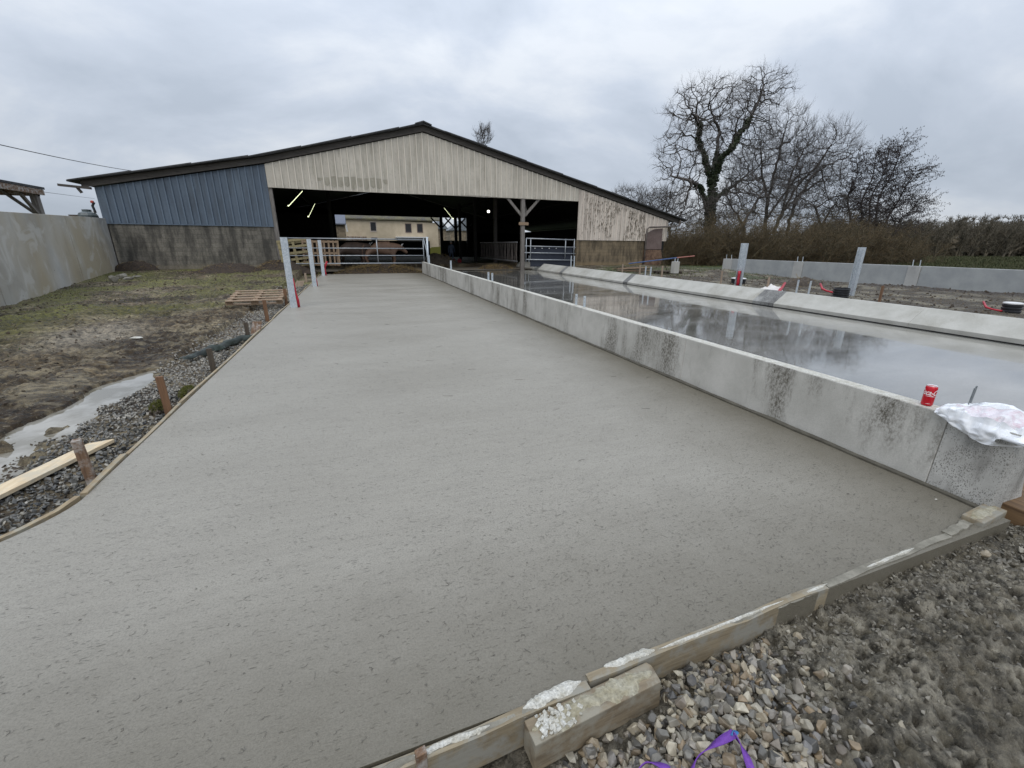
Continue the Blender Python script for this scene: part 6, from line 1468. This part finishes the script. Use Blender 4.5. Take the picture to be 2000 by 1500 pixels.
# ------------------------------------------------------------------ cows, person, canisters
def skin_mesh(name, V, E, R, mat, parent, sub=2, root=0):
    me = bpy.data.meshes.new(name); off = wloc(parent); me.from_pydata([tuple(Vector(v)) for v in V], E, []); o = bpy.data.objects.new(name, me); sc.collection.objects.link(o)
    o.modifiers.new('s', 'SKIN'); m = o.modifiers.new('u', 'SUBSURF'); m.levels = sub; m.render_levels = sub
    for i, r in enumerate(R): me.skin_vertices[0].data[i].radius = r if isinstance(r, tuple) else (r, r)
    for i in range(len(V)): me.skin_vertices[0].data[i].use_root = (i == root)
    dg = bpy.context.evaluated_depsgraph_get(); me2 = bpy.data.meshes.new_from_object(o.evaluated_get(dg)); bpy.data.objects.remove(o)
    for p in me2.polygons: p.use_smooth = True
    me2.materials.clear(); return link_mesh(name, me2, mat, parent)
def cow(lab, loc, face, mat, head_low=.0):
    t = empty('cow', (0, 0, 0)); tag(t, lab, 'cow', 'cows behind the long gate')
    V = [(-.75, 0, 1.12), (-.35, 0, 1.08), (.1, 0, 1.05), (.55, 0, 1.10), (.88, 0, 1.22-head_low*.3), (1.12, 0, 1.22-head_low*.7), (1.42, 0, 1.02-head_low),     # spine .. muzzle
         (-.82, .17, .78), (-.92, .18, .52), (-.84, .18, .28), (-.84, .18, .04), (-.82, -.17, .78), (-.96, -.18, .52), (-.88, -.18, .28), (-.86, -.18, .04),
         (.58, .17, .72), (.60, .18, .42), (.58, .18, .22), (.60, .18, .04), (.58, -.17, .72), (.66, -.18, .42), (.60, -.18, .22), (.62, -.18, .04)]
    E = [(0, 1), (1, 2), (2, 3), (3, 4), (4, 5), (5, 6), (0, 7), (7, 8), (8, 9), (9, 10), (0, 11), (11, 12), (12, 13), (13, 14), (3, 15), (15, 16), (16, 17), (17, 18), (3, 19), (19, 20), (20, 21), (21, 22)]
    R = [(.27, .30), (.33, .36), (.34, .38), (.28, .36), (.17, .22), (.13, .16), (.085, .09), .16, .085, .055, .06, .16, .085, .055, .06, .13, .07, .05, .06, .13, .07, .05, .06]
    skin_mesh('cow_body', V, E, R, mat, t, 2, 2)
    for s in (-1, 1):
        MB().add([(1.08, s*.10, 1.32-head_low*.7), (1.10, s*.30, 1.30-head_low*.7), (1.04, s*.28, 1.20-head_low*.7), (1.05, s*.10, 1.24-head_low*.7), (1.12, s*.18, 1.33-head_low*.7), (1.02, s*.2, 1.24-head_low*.7)], [(0, 1, 4), (0, 5, 3), (1, 2, 5), (0, 4, 1, 5), (2, 3, 5)]).build('ear', mat, t)
        MB().tube([(1.10, s*.08, 1.33-head_low*.7), (1.12, s*.20, 1.42-head_low*.7), (1.2, s*.22, 1.50-head_low*.7)], [.03, .022, .006], 7).build('horn', M['palecap'], t)
    MB().tube([(-1.0, 0, 1.25), (-1.12, 0, 1.0), (-1.13, 0, .6), (-1.10, 0, .45)], [.04, .03, .02, .045], 7).build('tail', mat, t)
    t.location = loc; t.rotation_euler = (0, 0, face); t.scale = (1.05, 1.05, 1.05); return t
cow('brown cow facing right behind the long gate with its head near the porch', (FY(748, 500, 28.3).x, 28.3, .22), 0, M['cowb'], .25)
cow('darker cow turned away behind the left half of the long gate', (FY(688, 500, 29.3).x, 29.3, .18), .25, M['cowd'], .1)
cow('dark cow in the deepest shadow near the pallets', (FY(640, 500, 31).x, 31, .18), 2.6, M['cowd'], .0)
def person():
    Y = 38.0; b = FY(882, 508, Y); b.z = .06; t = thing('person', 'person in blue overalls and pale cap standing in the dark barn by the gate post', 'person', b)
    o = lambda x, y, z: (b.x+x, b.y+y, b.z+z)
    V = [o(0, 0, .95), o(0, 0, 1.2), o(0, 0, 1.42), o(0, 0, 1.52), o(0, -.02, 1.64), o(0, -.02, 1.74), o(.10, 0, .88), o(.12, -.03, .48), o(.12, 0, .08), o(.13, -.14, .03), o(-.10, 0, .88), o(-.13, .02, .48), o(-.14, .05, .08), o(-.15, -.09, .03), o(.19, 0, 1.40), o(.25, -.04, 1.13), o(.22, -.18, .92), o(.21, -.26, .88), o(-.19, 0, 1.40), o(-.25, -.02, 1.13), o(-.26, -.08, .88), o(-.26, -.10, .80)]
    E = [(0, 1), (1, 2), (2, 3), (3, 4), (4, 5), (0, 6), (6, 7), (7, 8), (8, 9), (0, 10), (10, 11), (11, 12), (12, 13), (2, 14), (14, 15), (15, 16), (16, 17), (2, 18), (18, 19), (19, 20), (20, 21)]
    R = [(.16, .11), (.15, .11), (.16, .10), .055, .085, .08, .095, .065, .045, .04, .095, .065, .045, .04, .065, .048, .035, .03, .065, .048, .035, .03]
    skin_mesh('person_body', V, E, R, M['jacket'], t, 2, 0); bm = bmesh.new(); bmesh.ops.create_uvsphere(bm, u_segments=16, v_segments=10, radius=.105); bmesh.ops.translate(bm, verts=bm.verts, vec=o(0, -.025, 1.655)); me = bpy.data.meshes.new('h'); bm.to_mesh(me); bm.free(); link_mesh('face', me, M['skin'], t)
    MB().lathe([(.112, 0), (.115, .05), (.08, .11), (.02, .13)], o(0, -.02, 1.69), 16).build('cap', M['palecap'], t, smooth=True)
person()
def canister(px, py, w, h, mat, lab, Y=None):
    p = G(px, py, .03); t = thing('fuel_canister', lab, 'canister', p, 'plastic canisters on the barn floor')
    MB().box((p.x-w/2, p.y-.12, p.z), (p.x+w/2, p.y+.12, p.z+h*.78)).build('canister_body', M[mat], t, bevel=.03)
    MB().prism([(p.x-w/2+.02, p.z+h*.785), (p.x+w/2-.02, p.z+h*.785), (p.x+w*.3, p.z+h*.9), (p.x-w*.3, p.z+h*.9)], p.y-.08, p.y+.08).build('shoulder', M[mat], t)
    MB().tube([(p.x-w*.25, p.y, p.z+h*.89), (p.x-w*.2, p.y, p.z+h), (p.x+w*.15, p.y, p.z+h), (p.x+w*.25, p.y, p.z+h*.89)], .02, 6).build('handle', M[mat], t); MB().lathe([(.035, 0), (.035, .05)], (p.x+w*.33, p.y, p.z+h*.88), 10).build('screw_cap', M['dark'], t)
canister(871, 514, .50, .36, 'yellow', 'wide yellow canister on the barn floor'); canister(886, 513, .25, .36, 'redp', 'dull red canister next to the yellow one'); canister(897.5, 515, .30, .42, 'redp', 'bright red canister at the right end of the row')
p = G(868, 518, .03); t = thing('white_tray', 'flat white plastic tray in front of the yellow canister', 'tray', p); MB().box((p.x-.25, p.y-.15, p.z), (p.x+.25, p.y+.15, p.z+.03)).build('tray_base', M['white'], t, bevel=.008)
MB().tube([(p.x-.25, p.y-.15, p.z+.06), (p.x+.25, p.y-.15, p.z+.06), (p.x+.25, p.y+.15, p.z+.06), (p.x-.25, p.y+.15, p.z+.06), (p.x-.25, p.y-.15, p.z+.06)], .02, 6).build('tray_rim', M['white'], t)
